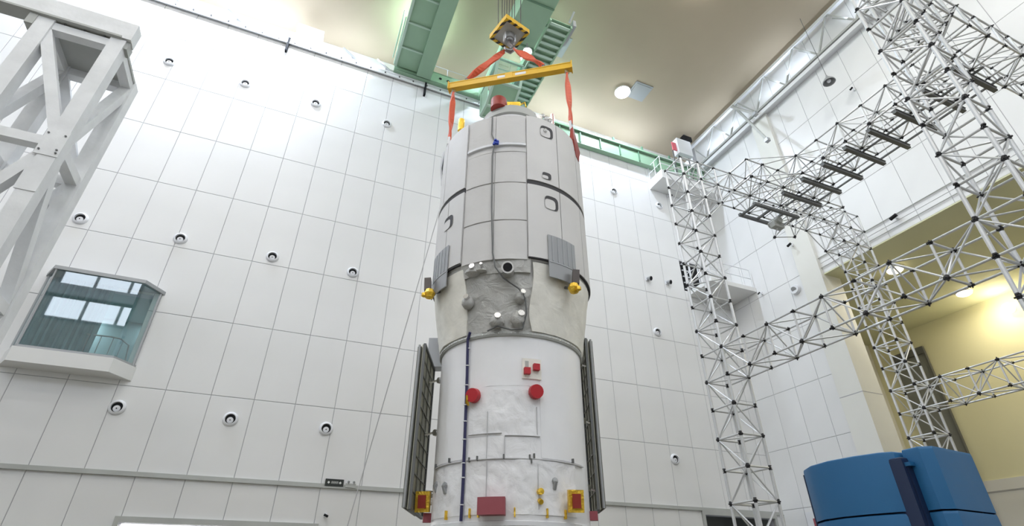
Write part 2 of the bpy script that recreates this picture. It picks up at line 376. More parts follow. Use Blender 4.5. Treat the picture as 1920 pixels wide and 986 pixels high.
# control room bay window
area('bay_room_fill', (-7.1, YB+2.2, 7.68), (0, 0, 0), .4, .4, 60, COOL)  # added unseen lamps that brighten the room behind the bay glass
area('bay_room_fill', (-4.9, YB+2.2, 7.68), (0, 0, 0), .4, .4, 14, COOL)
def bay():
    zb, zt = 5.38, 7.80; yo = YB-.62
    plan = [(-7.42, YB), (-7.06, yo), (-4.88, yo), (-4.42, YB)]
    w1 = struct('window_1', MB().prism([(x-.07 if x < -6 else x+.06, y-.05 if y < YB-.1 else y) for x, y in plan], 4.98, zb, 2), 'wallplain', 'white sill box of the bay window in the back wall')
    struct('top_trim', MB().prism([(x-.06 if x < -6 else x+.06, y-.05 if y < YB-.1 else y) for x, y in plan], zt-.02, zt+.09, 2), 'alu', parent=w1)
    struct('bottom_trim', MB().prism([(x-.03 if x < -6 else x+.03, y-.02 if y < YB-.1 else y) for x, y in plan], zb, zb+.07, 2), 'alu', parent=w1)
    for a, b in zip(plan[:-1], plan[1:]):
        a = Vector((*a, 0)); b = Vector((*b, 0)); dd = (b-a).normalized(); n = Vector((dd.y, -dd.x, 0))
        q = MB(); z0, z1 = zb+.07, zt-.02
        pa, pb = a+dd*.03, b-dd*.03
        q.add([(pa.x, pa.y, z0), (pb.x, pb.y, z0), (pb.x, pb.y, z1), (pa.x, pa.y, z1)], [(0, 1, 2, 3)])
        struct('pane', q, 'glass', parent=w1)
    for i, (x, y) in enumerate(plan):
        if i in (0, 3): struct('mullion', MB().beam((x+(.05 if i == 0 else -.05), y-.04, zb), (x+(.05 if i == 0 else -.05), y-.04, zt), .12, .06), 'alu', parent=w1)
    struct('mullion', MB().cyl((plan[1][0], plan[1][1], zb), (plan[1][0], plan[1][1], zt), .025, 8), 'alu', parent=w1)
    # the room inside
    rm = MB().box((-7.5, YB+2.6, 5.2), (-4.4, YB+2.7, 8.2)).box((-7.6, YB+.3, 5.2), (-7.5, YB+2.7, 8.2)).box((-4.4, YB+.3, 5.2), (-4.3, YB+2.7, 8.2)).box((-7.5, YB, 7.72), (-4.4, YB+2.7, 7.85)).box((-7.5, YB, 5.3), (-4.4, YB+2.7, 5.43)).prism([(x*.99-.06, y+.02) for x, y in plan], 5.36, 5.43, 2)
    struct('inner_room', rm, 'glassroom', parent=w1)
    cu = MB(); n = 90; vs = []
    for k in range(n+1):
        t = k/n; x = -7.2+t*1.60; y = YB+.02+.05*S(t*58)+.02*S(t*131+1)
        vs += [(x, y-.25, 5.46), (x, y-.25, 7.70)]
    cu.add(vs, [(2*k, 2*k+2, 2*k+3, 2*k+1) for k in range(n)], 0, True)
    c = struct('curtain', cu, 'curtain', parent=w1)
    rl = MB(); pts = [(-5.85, YB-.2, 6.12), (-5.2, YB-.25, 6.12), (-4.95, YB-.3, 6.08), (-4.75, YB-.12, 5.98), (-4.72, YB+.05, 5.5)]
    rl.tube(pts, .022, 8)
    for x in (-5.75, -5.45, -5.15, -4.9): rl.cyl((x, YB-.22, 5.43), (x, YB-.22, 6.1), .012, 6)
    struct('handrail', rl, 'alu', parent=w1)
bay()

# ------------------------------------------------------------------ wall fittings
def nozzle_meshes():
    a = MB()                                       # flange ring, axis -y at the wall face
    prof = [(.215, .0), (.21, -.035), (.195, -.055), (.155, -.085), (.146, -.085), (.14, -.012)]
    n = 24
    for r, y in prof:
        for k in range(n): t = 2*PI*k/n; a.v.append((r*K(t), y, r*S(t)))
    for i in range(len(prof)-1):
        for k in range(n):
            p = i*n+k; q = i*n+(k+1) % n; a.f.append([p, q, q+n, p+n]); a.m.append(0); a.sm.append(True)
    b = MB().cyl((0, -.002, 0), (0, -.014, 0), .143, 20)
    c = MB()
    c.tube([(0, -.012, -.035), (0, -.035, -.035), (0, -.05, -.035)], [.092, .09, .07], 16).sphere((0, -.055, -.035), .018, 8, 1)
    return a.build('flange', 'fixture'), b.build('throat', 'black'), c.build('inner_cup', ['fixture', 'black'])
fl, th, cup = nozzle_meshes()
NZ = [(-7.2, 17.63, 'nearest the top of the grey truss tower, top row'), (-4.44, 17.65, 'top row, second from the grey truss tower'), (-1.66, 17.70, 'top row, third from the grey truss tower'), (1.41, 17.72, 'top row, nearest the spacecraft'),
      (-7.38, 9.91, 'right above the bay window, close to the truss tower'), (-4.55, 9.89, 'middle row, just past the corner of the bay window'), (-1.66, 9.88, 'middle row, second past the bay window'), (1.13, 9.88, 'middle row, nearest the spacecraft shoulder'),
      (-4.46, 4.20, 'low row, right under the corner of the bay window'), (-1.56, 4.18, 'low row, between the bay window and the exit sign'), (1.20, 4.17, 'low row, straight above the black exit sign'),
      (13.39, 17.66, 'high between the spacecraft and the corner scaffold'), (16.27, 17.58, 'high, under the corner platform'), (14.84, 9.87, 'mid height, left of the lattice column'), (14.74, 4.29, 'low, left of the lattice column foot')]
for x, z, s in NZ:
    t = thing('wall_nozzle', 'white round wall nozzle, '+s, 'nozzle', (x, YB-.014, z), 'air nozzles on the back wall')
    for n_, me in (('flange', fl), ('throat', th), ('inner_cup', cup)): inst(n_, me, t, (x, YB-.014, z))
t = thing('exit_sign', 'black oblong exit sign with white marks above the wide doorway', 'sign', (1.72, YB-.03, 2.58))
obj('sign_face', MB().box((1.45, YB-.09, 2.50), (1.99, YB-.03, 2.70)), 'sign', t)
mk = MB()
for x in (1.55, 1.89): obj('arrow_mark', MB().prism([(x-.04, 2.60), (x, 2.56), (x+.04, 2.60), (x, 2.64)], YB-.094, YB-.09, 1), 'signw', t)
for k in range(4):
    x = 1.632+.052*k; mk.box((x, YB-.094, 2.567), (x+.008, YB-.09, 2.635)).box((x+.03, YB-.094, 2.567), (x+.038, YB-.09, 2.635)).box((x, YB-.094, 2.597), (x+.038, YB-.09, 2.605)).box((x, YB-.094, 2.627), (x+.038, YB-.09, 2.635))
obj('marking', mk, 'signw', t, 'white arrows and characters')
t = thing('emergency_light', 'white twin-head emergency light beside the black exit sign', 'lamp', (2.2, YB-.03, 2.5))
obj('housing', MB().box((2.06, YB-.12, 2.48), (2.36, YB-.03, 2.60)), 'steelg', t)
for x in (2.13, 2.29): obj('lamp_head', MB().cyl((x, YB-.08, 2.65), (x, YB-.16, 2.63), .035, 10).cyl((x, YB-.08, 2.60), (x, YB-.08, 2.65), .01, 6), 'alu', t)
def camera_fix(base, d, label, white=False, s=1.):
    t = thing('security_camera', label, 'camera', base)
    x, y, z = base; dx, dy = d
    obj('bracket', MB().box((x-.04, y-.04, z-.06), (x+.04, y+.04, z+.06)).tube([(x, y, z), (x+dx*.14, y+dy*.14, z)], .015), 'fixture', t)
    cx, cy = x+dx*.2, y+dy*.2
    obj('camera_body', MB().tube([(cx-.10*s*(dy != 0), cy-.10*s*(dx != 0), z-.02), (cx+.10*s*(dy != 0), cy+.10*s*(dx != 0), z-.07)], .055*s, 10), 'fixture' if white else 'black', t)
camera_fix((17.0, YB-.06, 18.45), (0, -1), 'small black camera high on the back wall under the corner platform')
camera_fix((1.62, YB-.06, 1.72), (0, -1), 'small camera above the wide doorway, under the exit sign', s=.6)
camera_fix((XR-.06, 9.2, 11.97), (-1, 0), 'black camera on the beam edge above the side bay', s=1.3)
camera_fix((XR-.26, 13.5, 13.25), (-1, 0), 'small black camera on the cream pilaster')
camera_fix((XR-.06, 8.57, 18.45), (-1, 0), 'tiny black camera high on the right wall beside the pendant lamp', s=.7)
camera_fix((XR-.06, 15.92, 11.98), (-1, 0), 'tiny dark camera on the right wall near the lower corner platform', s=.6)
for x, z, l in ((14.72, 12.63, 'round silver wall lamp on the back wall, farther from the black louvre'), (15.89, 12.68, 'round silver wall lamp on the back wall, nearer the black louvre')):
    t = thing('wall_lamp', l, 'lamp', (x, YB-.03, z))
    obj('wall_plate', MB().box((x-.09, YB-.06, z-.09), (x+.09, YB-.02, z+.12)), 'fixture', t)
    obj('lamp_head', MB().tube([(x, YB-.06, z+.03), (x+.06, YB-.24, z-.04)], [.07, .12], 14).cyl((x+.06, YB-.24, z-.04), (x+.064, YB-.25, z-.045), .10, 14, 1), ['alu', 'black'], t)
t = thing('vent_cowl', 'round white vent on the right wall beside the pilaster', 'vent', (XR-.03, 14.15, 11.3))
obj('ring', MB().tube([(XR-.02, 14.15, 11.3), (XR-.16, 14.15, 11.3)], [.24, .20], 20), 'fixture', t)
obj('inner_disc', MB().cyl((XR-.16, 14.15, 11.3), (XR-.19, 14.15, 11.28), .12, 16), 'alu', t)
# louvred dark opening with a ladder frame + platforms at the corner
w3 = struct('window_3', MB().box((17.02, YB+.12, 12.5), (18.6, YB+.16, 14.25)), 'black', 'dark opening in the back wall at the corner')
for k in range(5): struct('louvre_slat', MB().box((17.02, YB-.04, 12.6+.36*k), (17.5, YB+.02, 12.64+.36*k)), 'fixture', parent=w3)
struct('frame_post', MB().box((17.46, YB-.06, 12.45), (17.54, YB, 14.25)), 'fixture', parent=w3)
def platform(x0, y0, z, lab, h=.35):
    t = thing('corner_platform', lab, 'platform', ((x0+XR)/2, YB-.02, z-h))
    obj('slab', MB().box((x0, y0, z-h), (XR-.03, YB-.03, z)), 'wallplain', t)
    def post(x, y): obj('rail_post', MB().cyl((x, y, z), (x, y, z+1.0), .02, 8), 'fixture', t)
    for k in range(5): post(x0+.05+k*(XR-x0-.2)/4, y0+.05)
    for k in (1, 2): post(x0+.05, y0+.05+k*(YB-y0)/2.3)
    for hh in (.5, 1.0):
        obj('guard_rail', MB().tube([(x0+.05, YB-.1, z+hh), (x0+.05, y0+.05, z+hh), (XR-.15, y0+.05, z+hh)], .022, 8), 'fixture', t)
platform(15.85, 16.75, 19.15, 'upper white corner platform with handrail under the green beam', .55)
platform(17.1, 16.2, 12.42, 'lower white corner platform beneath the dark louvred opening', .22)

# ------------------------------------------------------------------ ceiling fittings
LN = {(7.7, 16.0): 'round ceiling lamp seen beside the crane cab', (13.42, 16.0): 'round glowing ceiling lamp on the open beige ceiling',
      (1.9, 16.0): 'round ceiling lamp behind the plain green crane girder', (-3.9, 16.0): 'round ceiling lamp above the white junction box on the ledge', (-9.7, 16.0): 'round ceiling lamp over the grey truss tower'}
RN = {9.5: 'second', 3.0: 'third', -3.5: 'fourth'}
CN = {-9.7: 'first', -3.9: 'second', 1.9: 'third', 7.7: 'fourth', 13.42: 'fifth'}
for x, y in LAMPS:
    lab = LN.get((x, y)) or 'round ceiling lamp, %s row from the back wall, %s from the left wall' % (RN[y], CN[x])
    t = thing('ceiling_lamp', lab, 'lamp', (x, y, CEIL-.005), 'round ceiling lamps')
    obj('housing', MB().lathe([(.38, CEIL-.005), (.44, CEIL-.05), (.44, CEIL-.12), (.40, CEIL-.12)], 24, (x, y)), 'fixture', t)
    obj('lens', MB().lathe([(.40, CEIL-.11), (.36, CEIL-.20), (.22, CEIL-.27), (.0, CEIL-.29)], 24, (x, y)), 'lamp', t)
for i, (x, y) in enumerate(REC):
    lab = ['round warm downlight nearest the pilaster in the side bay', 'round warm downlight deep in the side bay ceiling, far row',
           'round warm downlight of the near row, close to the opening', 'round warm downlight of the near row, deep in the bay'][i]
    t = thing('bay_downlight', lab, 'lamp', (x, y, LINT-.005), 'side bay downlights')
    obj('housing', MB().lathe([(.30, LINT-.005), (.34, LINT-.05), (.30, LINT-.08)], 20, (x, y)), 'fixture', t)
    obj('lens', MB().lathe([(.30, LINT-.07), (.28, LINT-.14), (.18, LINT-.20), (0, LINT-.22)], 20, (x, y)), 'lampw', t)
t = thing('wall_globe_lamp', 'round warm lamp on the yellow wall of the side bay', 'lamp', (28.98, 10.75, 10.55))
obj('bracket', MB().cyl((29.0, 10.75, 10.55), (28.85, 10.75, 10.55), .12, 14), 'fixture', t)
obj('globe', MB().sphere((28.66, 10.75, 10.55), .24, 16), 'lampw', t)
single('conduit', MB().tube([(XR-.06, 13.6, 12.10), (XR-.06, 5.2, 12.10)], .022, 6).tube([(XR-.06, 13.6, 11.62), (XR-.06, 5.2, 11.62)], .018, 6), 'steelg', 'pair of thin grey conduits along the right wall above the side bay', 'pipe', (XR-.06, 9.4, 11.62))
single('ceiling_hatch', MB().box((13.75, 15.1, CEIL-.04), (14.85, 16.2, CEIL-.004)).box((13.85, 15.2, CEIL-.055), (14.75, 16.1, CEIL-.04)), 'alu', 'square pale grey hatch in the ceiling next to the glowing lamp', 'hatch', (14.3, 15.6, CEIL-.004))
single('ceiling_hatch', MB().box((8.2, 14.2, CEIL-.04), (9.3, 15.4, CEIL-.004)).box((8.3, 14.3, CEIL-.055), (9.2, 15.3, CEIL-.04)), 'alu', 'square pale hatch in the ceiling behind the crane walkway', 'hatch', (8.7, 14.8, CEIL-.004))
t = thing('junction_box', 'large white box standing on the back wall ledge', 'box', (-2.7, YB+.3, 21.02))
obj('box_body', MB().box((-3.3, YB+.05, 21.05), (-2.15, YB+.6, 22.5)), 'ledge', t)
obj('foot', MB().box((-3.2, YB+.1, 21.02), (-3.0, YB+.5, 21.05)).box((-2.4, YB+.1, 21.02), (-2.2, YB+.5, 21.05)), 'alu', t)
for x, l in ((-8.0, 'folded grey floodlight bar on the ledge above the truss tower'), (-5.6, 'grey floodlight bar on the ledge between the tower and the white box'), (-.6, 'grey floodlight bar on the ledge just past the white box'), (1.0, 'grey floodlight bar on the ledge next to the green girder')):
    t = thing('floodlight_bar', l, 'light', (x, YB+.2, 21.02))
    obj('support_arm', MB().beam((x-.55, YB+.0, 21.75), (x+.35, YB+.0, 21.08), .07, .07).cyl((x, YB+.1, 21.02), (x, YB+.1, 21.5), .03, 6), 'alu', t)
    obj('lamp_head', MB().beam((x-.1, YB+.1, 21.35), (x+.9, YB+.1, 21.30), .14, .10), 'steelg', t)
t = thing('control_panel', 'white control cabinet with a pink tag in the top corner of the hall', 'cabinet', (18.25, 17.3, 19.2))
obj('cabinet_body', MB().box((17.75, 17.05, 21.35), (18.75, 17.48, 22.5)), 'ledge', t)
obj('tag', MB().box((17.35, 17.1, 21.45), (17.65, 17.15, 22.05)), 'pink', t, 'pink tag')
for x in (17.5, 17.9, 18.6): obj('stand_leg', MB().beam((x, 17.3, 19.2), (x, 17.3, 21.6), .05, .05), 'chan', t)
t = thing('loudspeaker', 'black loudspeaker under the ceiling in the top corner', 'speaker', (18.7, 17.4, CEIL-.005))
obj('cabinet_body', MB().box((18.45, 17.15, 22.75), (19.05, 17.55, 23.1)), 'black', t)
obj('yoke', MB().cyl((18.75, 17.35, 23.1), (18.75, 17.35, CEIL-.005), .03, 6), 'alu', t)
t = thing('pendant_lamp', 'silver dome pendant lamp hanging on a wire by the right wall', 'lamp', (18.9, 8.9, CEIL-.005))
obj('wire', MB().cyl((18.9, 8.9, 19.25), (18.9, 8.9, CEIL-.005), .012, 6), 'chan', t)
obj('dome', MB().lathe([(.03, 19.28), (.05, 19.18), (.10, 19.12), (.24, 18.92), (.26, 18.84), (.235, 18.85)], 24, (18.9, 8.9)), 'alu', t)
obj('bulb', MB().sphere((18.9, 8.9, 18.92), .09, 10), 'fixture', t)

# white walkway truss along the right wall at ledge height
t = thing('wall_truss', 'long white steel truss running along the right wall under the ceiling', 'truss', (19.5, 9, 21.12))
xt = 19.5; zt_, zb_ = 22.98, 21.25
obj('top_chord', MB().beam((xt, 17.9, zt_), (xt, -14, zt_), .17, .17, up=(0, 0, 1)), 'ledge', t)
obj('bottom_chord', MB().beam((xt, 17.9, zb_), (xt, -14, zb_), .10, .12, up=(0, 0, 1)), 'steelg', t)
obj('bottom_chord', MB().beam((xt+.2, 17.9, zb_), (xt+.2, -14, zb_), .06, .10, up=(0, 0, 1)), 'steelg', t)
yb = 16.8
while yb > 1:
    obj('web_bar', MB().beam((xt, yb, zb_), (xt, yb-.97, zt_), .07, .07), 'steelg', t)
    obj('web_bar', MB().beam((xt, yb-.97, zt_), (xt, yb-1.93, zb_), .07, .07), 'steelg', t)
    obj('web_bar', MB().beam((xt, yb, zb_), (xt+.3, yb+.9, zt_-.2), .05, .05), 'steelg', t)
    yb -= 1.93
for (a, b) in (((19.4, 14.2, 22.9), (18.65, 12.5, 20.35)), ((19.4, 14.1, 22.9), (18.6, 12.3, 18.35))):
    obj('bracing_arm', MB().beam(a, b, .11, .11).box((b[0]-.1, b[1]-.1, b[2]-.12), (b[0]+.1, b[1]+.1, b[2]+.06), 1), ['steelg', 'alu'], t)

# ------------------------------------------------------------------ overhead crane
t = thing('crane_runway_beam', 'green crane runway beam with panelled web along the top of the back wall', 'beam', (14, YB-.2, 20.1))
obj('web', MB().box((8.3, YB-.30, 20.16), (XR-.05, YB-.24, 20.85)), 'green', t)
obj('top_flange', MB().box((8.3, YB-.42, 20.93), (XR-.05, YB-.03, 21.05)), 'green', t)
obj('bottom_flange', MB().box((8.3, YB-.32, 20.10), (XR-.05, YB-.03, 20.16)), 'green', t)
for k in range(10): obj('stiffener', MB().box((8.9+1.25*k, YB-.37, 20.16), (8.96+1.25*k, YB-.30, 20.93)), 'greend', t)
for k in range(3): obj('stop_post', MB().box((13.5+1.9*k, YB-.42, 21.05), (13.6+1.9*k, YB-.34, 21.3)), 'greend', t)
t = thing('crane_girder', 'green box girder with cross ribs, the one farther from the cab', 'girder', (2.0, 9, 21.1))
obj('ribbed_panel', MB().box((1.30, -6, 21.25), (2.55, 17.5, 22.3)), 'green', t)
obj('bottom_flange', MB().box((2.35, -6, 21.02), (3.05, 17.5, 21.12)), 'green', t)
obj('web', MB().box((2.45, -6, 21.1), (2.95, 17.5, 22.5)), 'green', t)
obj('edge_flange', MB().box((1.24, -6, 21.18), (1.36, 17.5, 21.30)), 'greenl', t)
for k in range(12): obj('rib', MB().box((1.36, 16.3-1.35*k, 21.17), (2.36, 16.36-1.35*k, 21.25)), 'greenl', t)
obj('service_ladder', MB().tube([(1.22, 17.4, 21.2), (1.22, 15.2, 21.8)], .03, 6).tube([(1.12, 17.4, 21.6), (1.12, 15.2, 22.2)], .03, 6), 'greenl', t)
t = thing('crane_end_truck', 'green end truck of the crane with round holes above the wall ledge', 'beam', (3.6, 17.55, 21.03))
tk = MB().box((1.28, 17.56, 21.06), (6.1, 17.62, 21.75)).box((1.28, 17.56, 21.03), (6.1, 17.86, 21.09)).box((1.28, 17.56, 21.72), (6.1, 17.86, 21.78))
obj('box_body', tk, 'green', t)
hl = MB()
for x in (3.55, 3.95, 4.62, 5.05): hl.cyl((x, 17.565, 21.42), (x, 17.545, 21.42), .07, 14)
obj('hole', hl, 'black', t)
obj('handrail', MB().tube([(3.2, 17.7, 22.4), (6.0, 17.7, 22.4)], .02, 6).tube([(3.9, 17.6, 21.75), (3.9, 17.7, 22.4)], .02, 6).tube([(5.0, 17.6, 21.75), (5.0, 17.7, 22.4)], .02, 6), 'alu', t)
t = thing('crane_girder', 'green box girder that carries the cab and the slatted walkway', 'girder', (6.3, 9, 21.1))
obj('bottom_flange', MB().box((5.55, -6, 21.02), (6.95, 14.3, 21.12)), 'green', t)
obj('web', MB().box((5.62, -6, 21.1), (6.88, 14.3, 22.5)), 'green', t)
for x in (5.55, 6.8): obj('side_beam', MB().box((x, 14.3, 20.93), (x+.15, 17.5, 21.4)), 'green', t)
for k in range(8): obj('rib', MB().box((5.55, 13.9-2.1*k, 20.98), (6.95, 13.97-2.1*k, 21.02)), 'greend', t)
t = thing('crane_walkway', 'green slatted walkway beside the cab girder', 'walkway', (7.5, 15, 21.0))
for y in (12.6, 14.0): obj('bracket', MB().box((6.951, y, 21.04), (7.0, y+.1, 21.12)), 'greend', t)
obj('side_rail', MB().box((7.0, 12.3, 21.0), (7.08, 17.4, 21.16)), 'green', t)
obj('side_rail', MB().box((8.02, 12.3, 21.0), (8.1, 17.4, 21.16)), 'green', t)
obj('deck', MB().box((7.08, 12.3, 21.14), (8.02, 17.4, 21.17)), 'green', t)
for k in range(15): obj('slat', MB().box((7.08, 12.4+.335*k, 21.02), (8.02, 12.52+.335*k, 21.08)), 'greenl', t)
obj('cable_tray', MB().box((8.1, 12.2, 21.1), (8.25, 13.3, 21.5)).cyl((7.9, 12.2, 21.2), (8.0, 11.9, 21.6), .05, 8), 'alu', t)
# the cab
t = thing('crane_cab', 'pale green crane cab with sloping windows under the girder', 'cab', (6.25, 16, 19.2))
sec = [(14.9, 20.88), (15.35, 19.85), (16.35, 19.25), (17.15, 19.3), (17.15, 20.88)]
cx0, cx1 = 5.6, 6.88
def bar(a, b, wd=.11, m='greenl', n='window_frame'): obj(n, MB().beam(a, b, wd, wd), m, t)
for x in (cx0, cx1):
    for (a, b) in zip(sec, sec[1:]+sec[:1]): bar((x, *a), (x, *b))
for a in sec[:4]: bar((cx0, *a), (cx1, *a))
bar((cx0, 15.1, 20.42), (cx1, 15.1, 20.42), .05)
obj('floor_panel', MB().add([(cx0, 15.37, 19.83), (cx1, 15.37, 19.83), (cx1, 16.35, 19.24), (cx0, 16.35, 19.24), (cx0, 17.15, 19.29), (cx1, 17.15, 19.29)], [(0, 1, 2, 3), (3, 2, 5, 4)]), 'green', t)
obj('back_panel', MB().box((cx0, 17.1, 19.3), (cx1, 17.16, 20.88)), 'greenl', t)
obj('pane', MB().add([(cx0+.05, 14.9, 20.88), (cx1-.05, 14.9, 20.88), (cx1-.05, 15.34, 19.87), (cx0+.05, 15.34, 19.87)], [(0, 1, 2, 3)]), 'glass', t)
for x in (cx0, cx1): obj('side_pane', MB().add([(x, 14.9, 20.85), (x, 15.36, 19.9), (x, 16.2, 19.5), (x, 16.2, 20.85)], [(0, 1, 2, 3)]), 'glass', t)
for x in (cx0, cx1): obj('side_panel', MB().add([(x, 16.2, 20.85), (x, 16.2, 19.36), (x, 17.15, 19.3), (x, 17.15, 20.85)], [(0, 1, 2, 3)]), 'greenl', t)
obj('seat', MB().box((6.1, 15.9, 19.75), (6.55, 16.35, 19.85)).box((6.1, 16.3, 19.85), (6.55, 16.38, 20.4)), 'chan', t)
t = thing('girder_lamp', 'bright round work lamp under the crane girder in front of the cab', 'lamp', (6.55, 13.75, 20.98))
obj('housing', MB().lathe([(.03, 20.98), (.03, 20.6), (.2, 20.5), (.2, 20.40)], 18, (6.55, 13.75)), 'alu', t)
obj('lens', MB().lathe([(.19, 20.42), (.15, 20.33), (0, 20.29)], 18, (6.55, 13.75)), 'lamp', t)
t = thing('crane_trolley', 'green hoist trolley spanning the two girders', 'trolley', (4.3, 8.97, 21.3))
obj('deck_frame', MB().box((2.6, 8.1, 22.55), (6.3, 8.35, 22.8)).box((2.6, 9.6, 22.55), (6.3, 9.85, 22.8)).box((2.9, 8.35, 22.6), (3.2, 9.6, 22.75)).box((5.4, 8.35, 22.6), (5.7, 9.6, 22.75)), 'green', t)
obj('hoist_drum', MB().cyl((3.2, 8.97, 22.75), (5.2, 8.97, 22.75), .3, 20), 'steelg', t)

# ------------------------------------------------------------------ hook block, spreader bar and slings
HX, HY = 3.70, 8.97
t = thing('hook_block', 'square hook block with yellow and black hazard border on wire ropes', 'hook', (HX, HY, 13.1))
zp = 13.75
HR = R(14)
def hb(mb):
    mb.v = [(HX+(x-HX)*K(HR)-(y-HY)*S(HR), HY+(x-HX)*S(HR)+(y-HY)*K(HR), z) for x, y, z in mb.v]; return mb
obj('plate', hb(MB().box((HX-.34, HY-.34, zp), (HX+.34, HY+.34, zp+.03))), 'steelg', t)
for sx, sy, ex, ey in ((-.42, -.42, .42, -.34), (-.42, .34, .42, .42), (-.42, -.34, -.34, .34), (.34, -.34, .42, .34)):
    obj('hazard_border', hb(MB().box((HX+sx, HY+sy, zp-.035), (HX+ex, HY+ey, zp-.01))), 'hazard', t)
    obj('side_plate', hb(MB().box((HX+sx, HY+sy, zp-.01), (HX+ex, HY+ey, zp+.15))), 'yellowp', t)
obj('sheave_housing', MB().box((HX-.28, HY-.12, zp+.03), (HX+.28, HY+.12, zp+.5)), 'yellowp', t)
for dx in (-.20, -.08, .08, .20): obj('sheave', MB().cyl((HX+dx-.03, HY, zp+.33), (HX+dx+.03, HY, zp+.33), .24, 20), 'steel', t)
obj('swivel', MB().cyl((HX, HY, zp), (HX, HY, zp-.22), .15, 16).cyl((HX, HY, zp-.22), (HX, HY, zp-.3), .11, 16), 'alu', t)
for sx in (-1, 1): obj('side_cheek', MB().box((HX+sx*.15-.02, HY-.08, zp-.3), (HX+sx*.15+.02, HY+.08, zp)), 'fixture', t)
hk = [(HX, HY, zp-.28), (HX, HY, zp-.42), (HX+.09, HY-.02, zp-.5), (HX+.11, HY-.02, zp-.61), (HX+.03, HY, zp-.72), (HX-.08, HY+.02, zp-.68), (HX-.13, HY+.03, zp-.58)]
obj('hook', MB().tube(hk, [.06, .065, .07, .075, .075, .06, .03], 12), 'steel', t)
for i, (dx, dy) in enumerate([(-.36, 0), (-.2, .1), (-.2, -.1), (-.05, .1), (-.05, -.1), (.12, .1), (.12, -.1), (.36, 0)]):
    obj('wire_rope', MB().cyl((HX+dx, HY+dy, zp+.3), (HX+dx*1.25, HY+dy, 22.44), .013, 6), 'wirerope', t)
ZB = 11.90
EL, ER = Vector((2.40, 9.87, ZB)), Vector((5.00, 8.06, ZB))
mid = (EL+ER)/2; ax = (ER-EL).normalized(); side = Vector((-ax.y, ax.x, 0))
t = thing('spreader_bar', 'long yellow lifting beam hanging level above the spacecraft', 'lifting beam', (mid.x, mid.y, ZB))
A_, B_ = EL-ax*.14, ER+ax*.14
def rbeam(a, b, dz, w_, h_): 
    return MB().beam(a+Vector((0, 0, dz)), b+Vector((0, 0, dz)), w_, h_, up=(0, 0, 1))
obj('top_flange', rbeam(A_, B_, .10, .16, .03), 'yellowp', t)
obj('bottom_flange', rbeam(A_, B_, -.10, .16, .03), 'yellowp', t)
obj('web', rbeam(A_, B_, 0, .14, .19), 'yellowp', t)
for e in (A_, B_): obj('end_plate', MB().beam(e-ax*.015, e+ax*.015, .22, .28, up=(0, 0, 1)), 'yellowp', t)
obj('joint_plate', rbeam(mid-ax*.10, mid+ax*.10, 0, .165, .235), 'yellowp', t)
for q in (-.32, .18): obj('caution_label', MB().beam(mid+ax*q-side*.0725, mid+ax*(q+.3)-side*.0725, .004, .09, up=(0, 0, 1)), 'fixture', t, 'pale caution label')
for e in (EL, ER): obj('lower_lug', MB().beam(e-Vector((0, 0, .10)), e-Vector((0, 0, .22)), .05, .12), 'silver', t)
UL, UR = EL+ax*.36, ER-ax*.62
for e in (UL, UR): obj('shackle', MB().tube([e+Vector((0, 0, .1)), e+Vector((0, 0, .2))], .045, 8).sphere(e+Vector((0, 0, .2)), .06, 8), 'steel', t)
def sling(a, b, label, wid=.13, n=14, twist=1.2, grp='orange lifting slings'):
    a = Vector(a); b = Vector(b); d = (b-a); L = d.length; dn = d.normalized(); _, u, v = frame(dn); mb = MB(); vs = []
    for i in range(n+1):
        f = i/n; wd = wid*(.45+.55*min(1, 4*min(f, 1-f)+.1)); an = twist*S(f*PI*1.3)+.4
        p = a+d*f; du = (u*K(an)+v*S(an))*(wd/2); dv = (v*K(an)-u*S(an))*.026
        vs += [p-du-dv, p+du-dv, p+du+dv, p-du+dv]
    fs = [(0, 1, 2, 3), (4*n+3, 4*n+2, 4*n+1, 4*n)]
    for i in range(n):
        for k in range(4): fs.append((4*i+k, 4*i+(k+1) % 4, 4*i+4+(k+1) % 4, 4*i+4+k))
    mb.add(vs, fs, 0, False)
    return single('lifting_sling', mb, 'orange', label, 'sling', tuple(b), grp)
HP = Vector((HX, HY, 13.08))
sling(HP-ax*.13, UL+Vector((0, 0, .22)), 'orange sling from the hook to the beam end over the end truck', .19)
sling(HP+ax*.15, UR+Vector((0, 0, .22)), 'orange sling from the hook to the beam end near the bright lamp', .22)
for e, sgn in ((HP-ax*.10, -1), (HP+ax*.12, 1)):
    single('shackle', MB().tube([e+Vector((0, 0, .10)), e+ax*(.07*sgn)+Vector((0, 0, .02)), e+ax*(.02*sgn)-Vector((0, 0, .07)), e-ax*(.05*sgn), e+Vector((0, 0, .10))], .022, 8), 'silver', 'steel shackle in the crane hook, '+('toward the truss tower side' if sgn < 0 else 'toward the lattice frame side'), 'shackle', tuple(e))
LL, LR = Vector((EL.x, EL.y, 9.86)), Vector((ER.x, ER.y, 9.78))
sling(EL-Vector((0, 0, .25)), LL, 'long orange sling hanging down to the craft on the bay window side', .15, 18)
sling(ER-Vector((0, 0, .25)), LR, 'long orange sling hanging down to the red bracket on the craft', .15, 18)

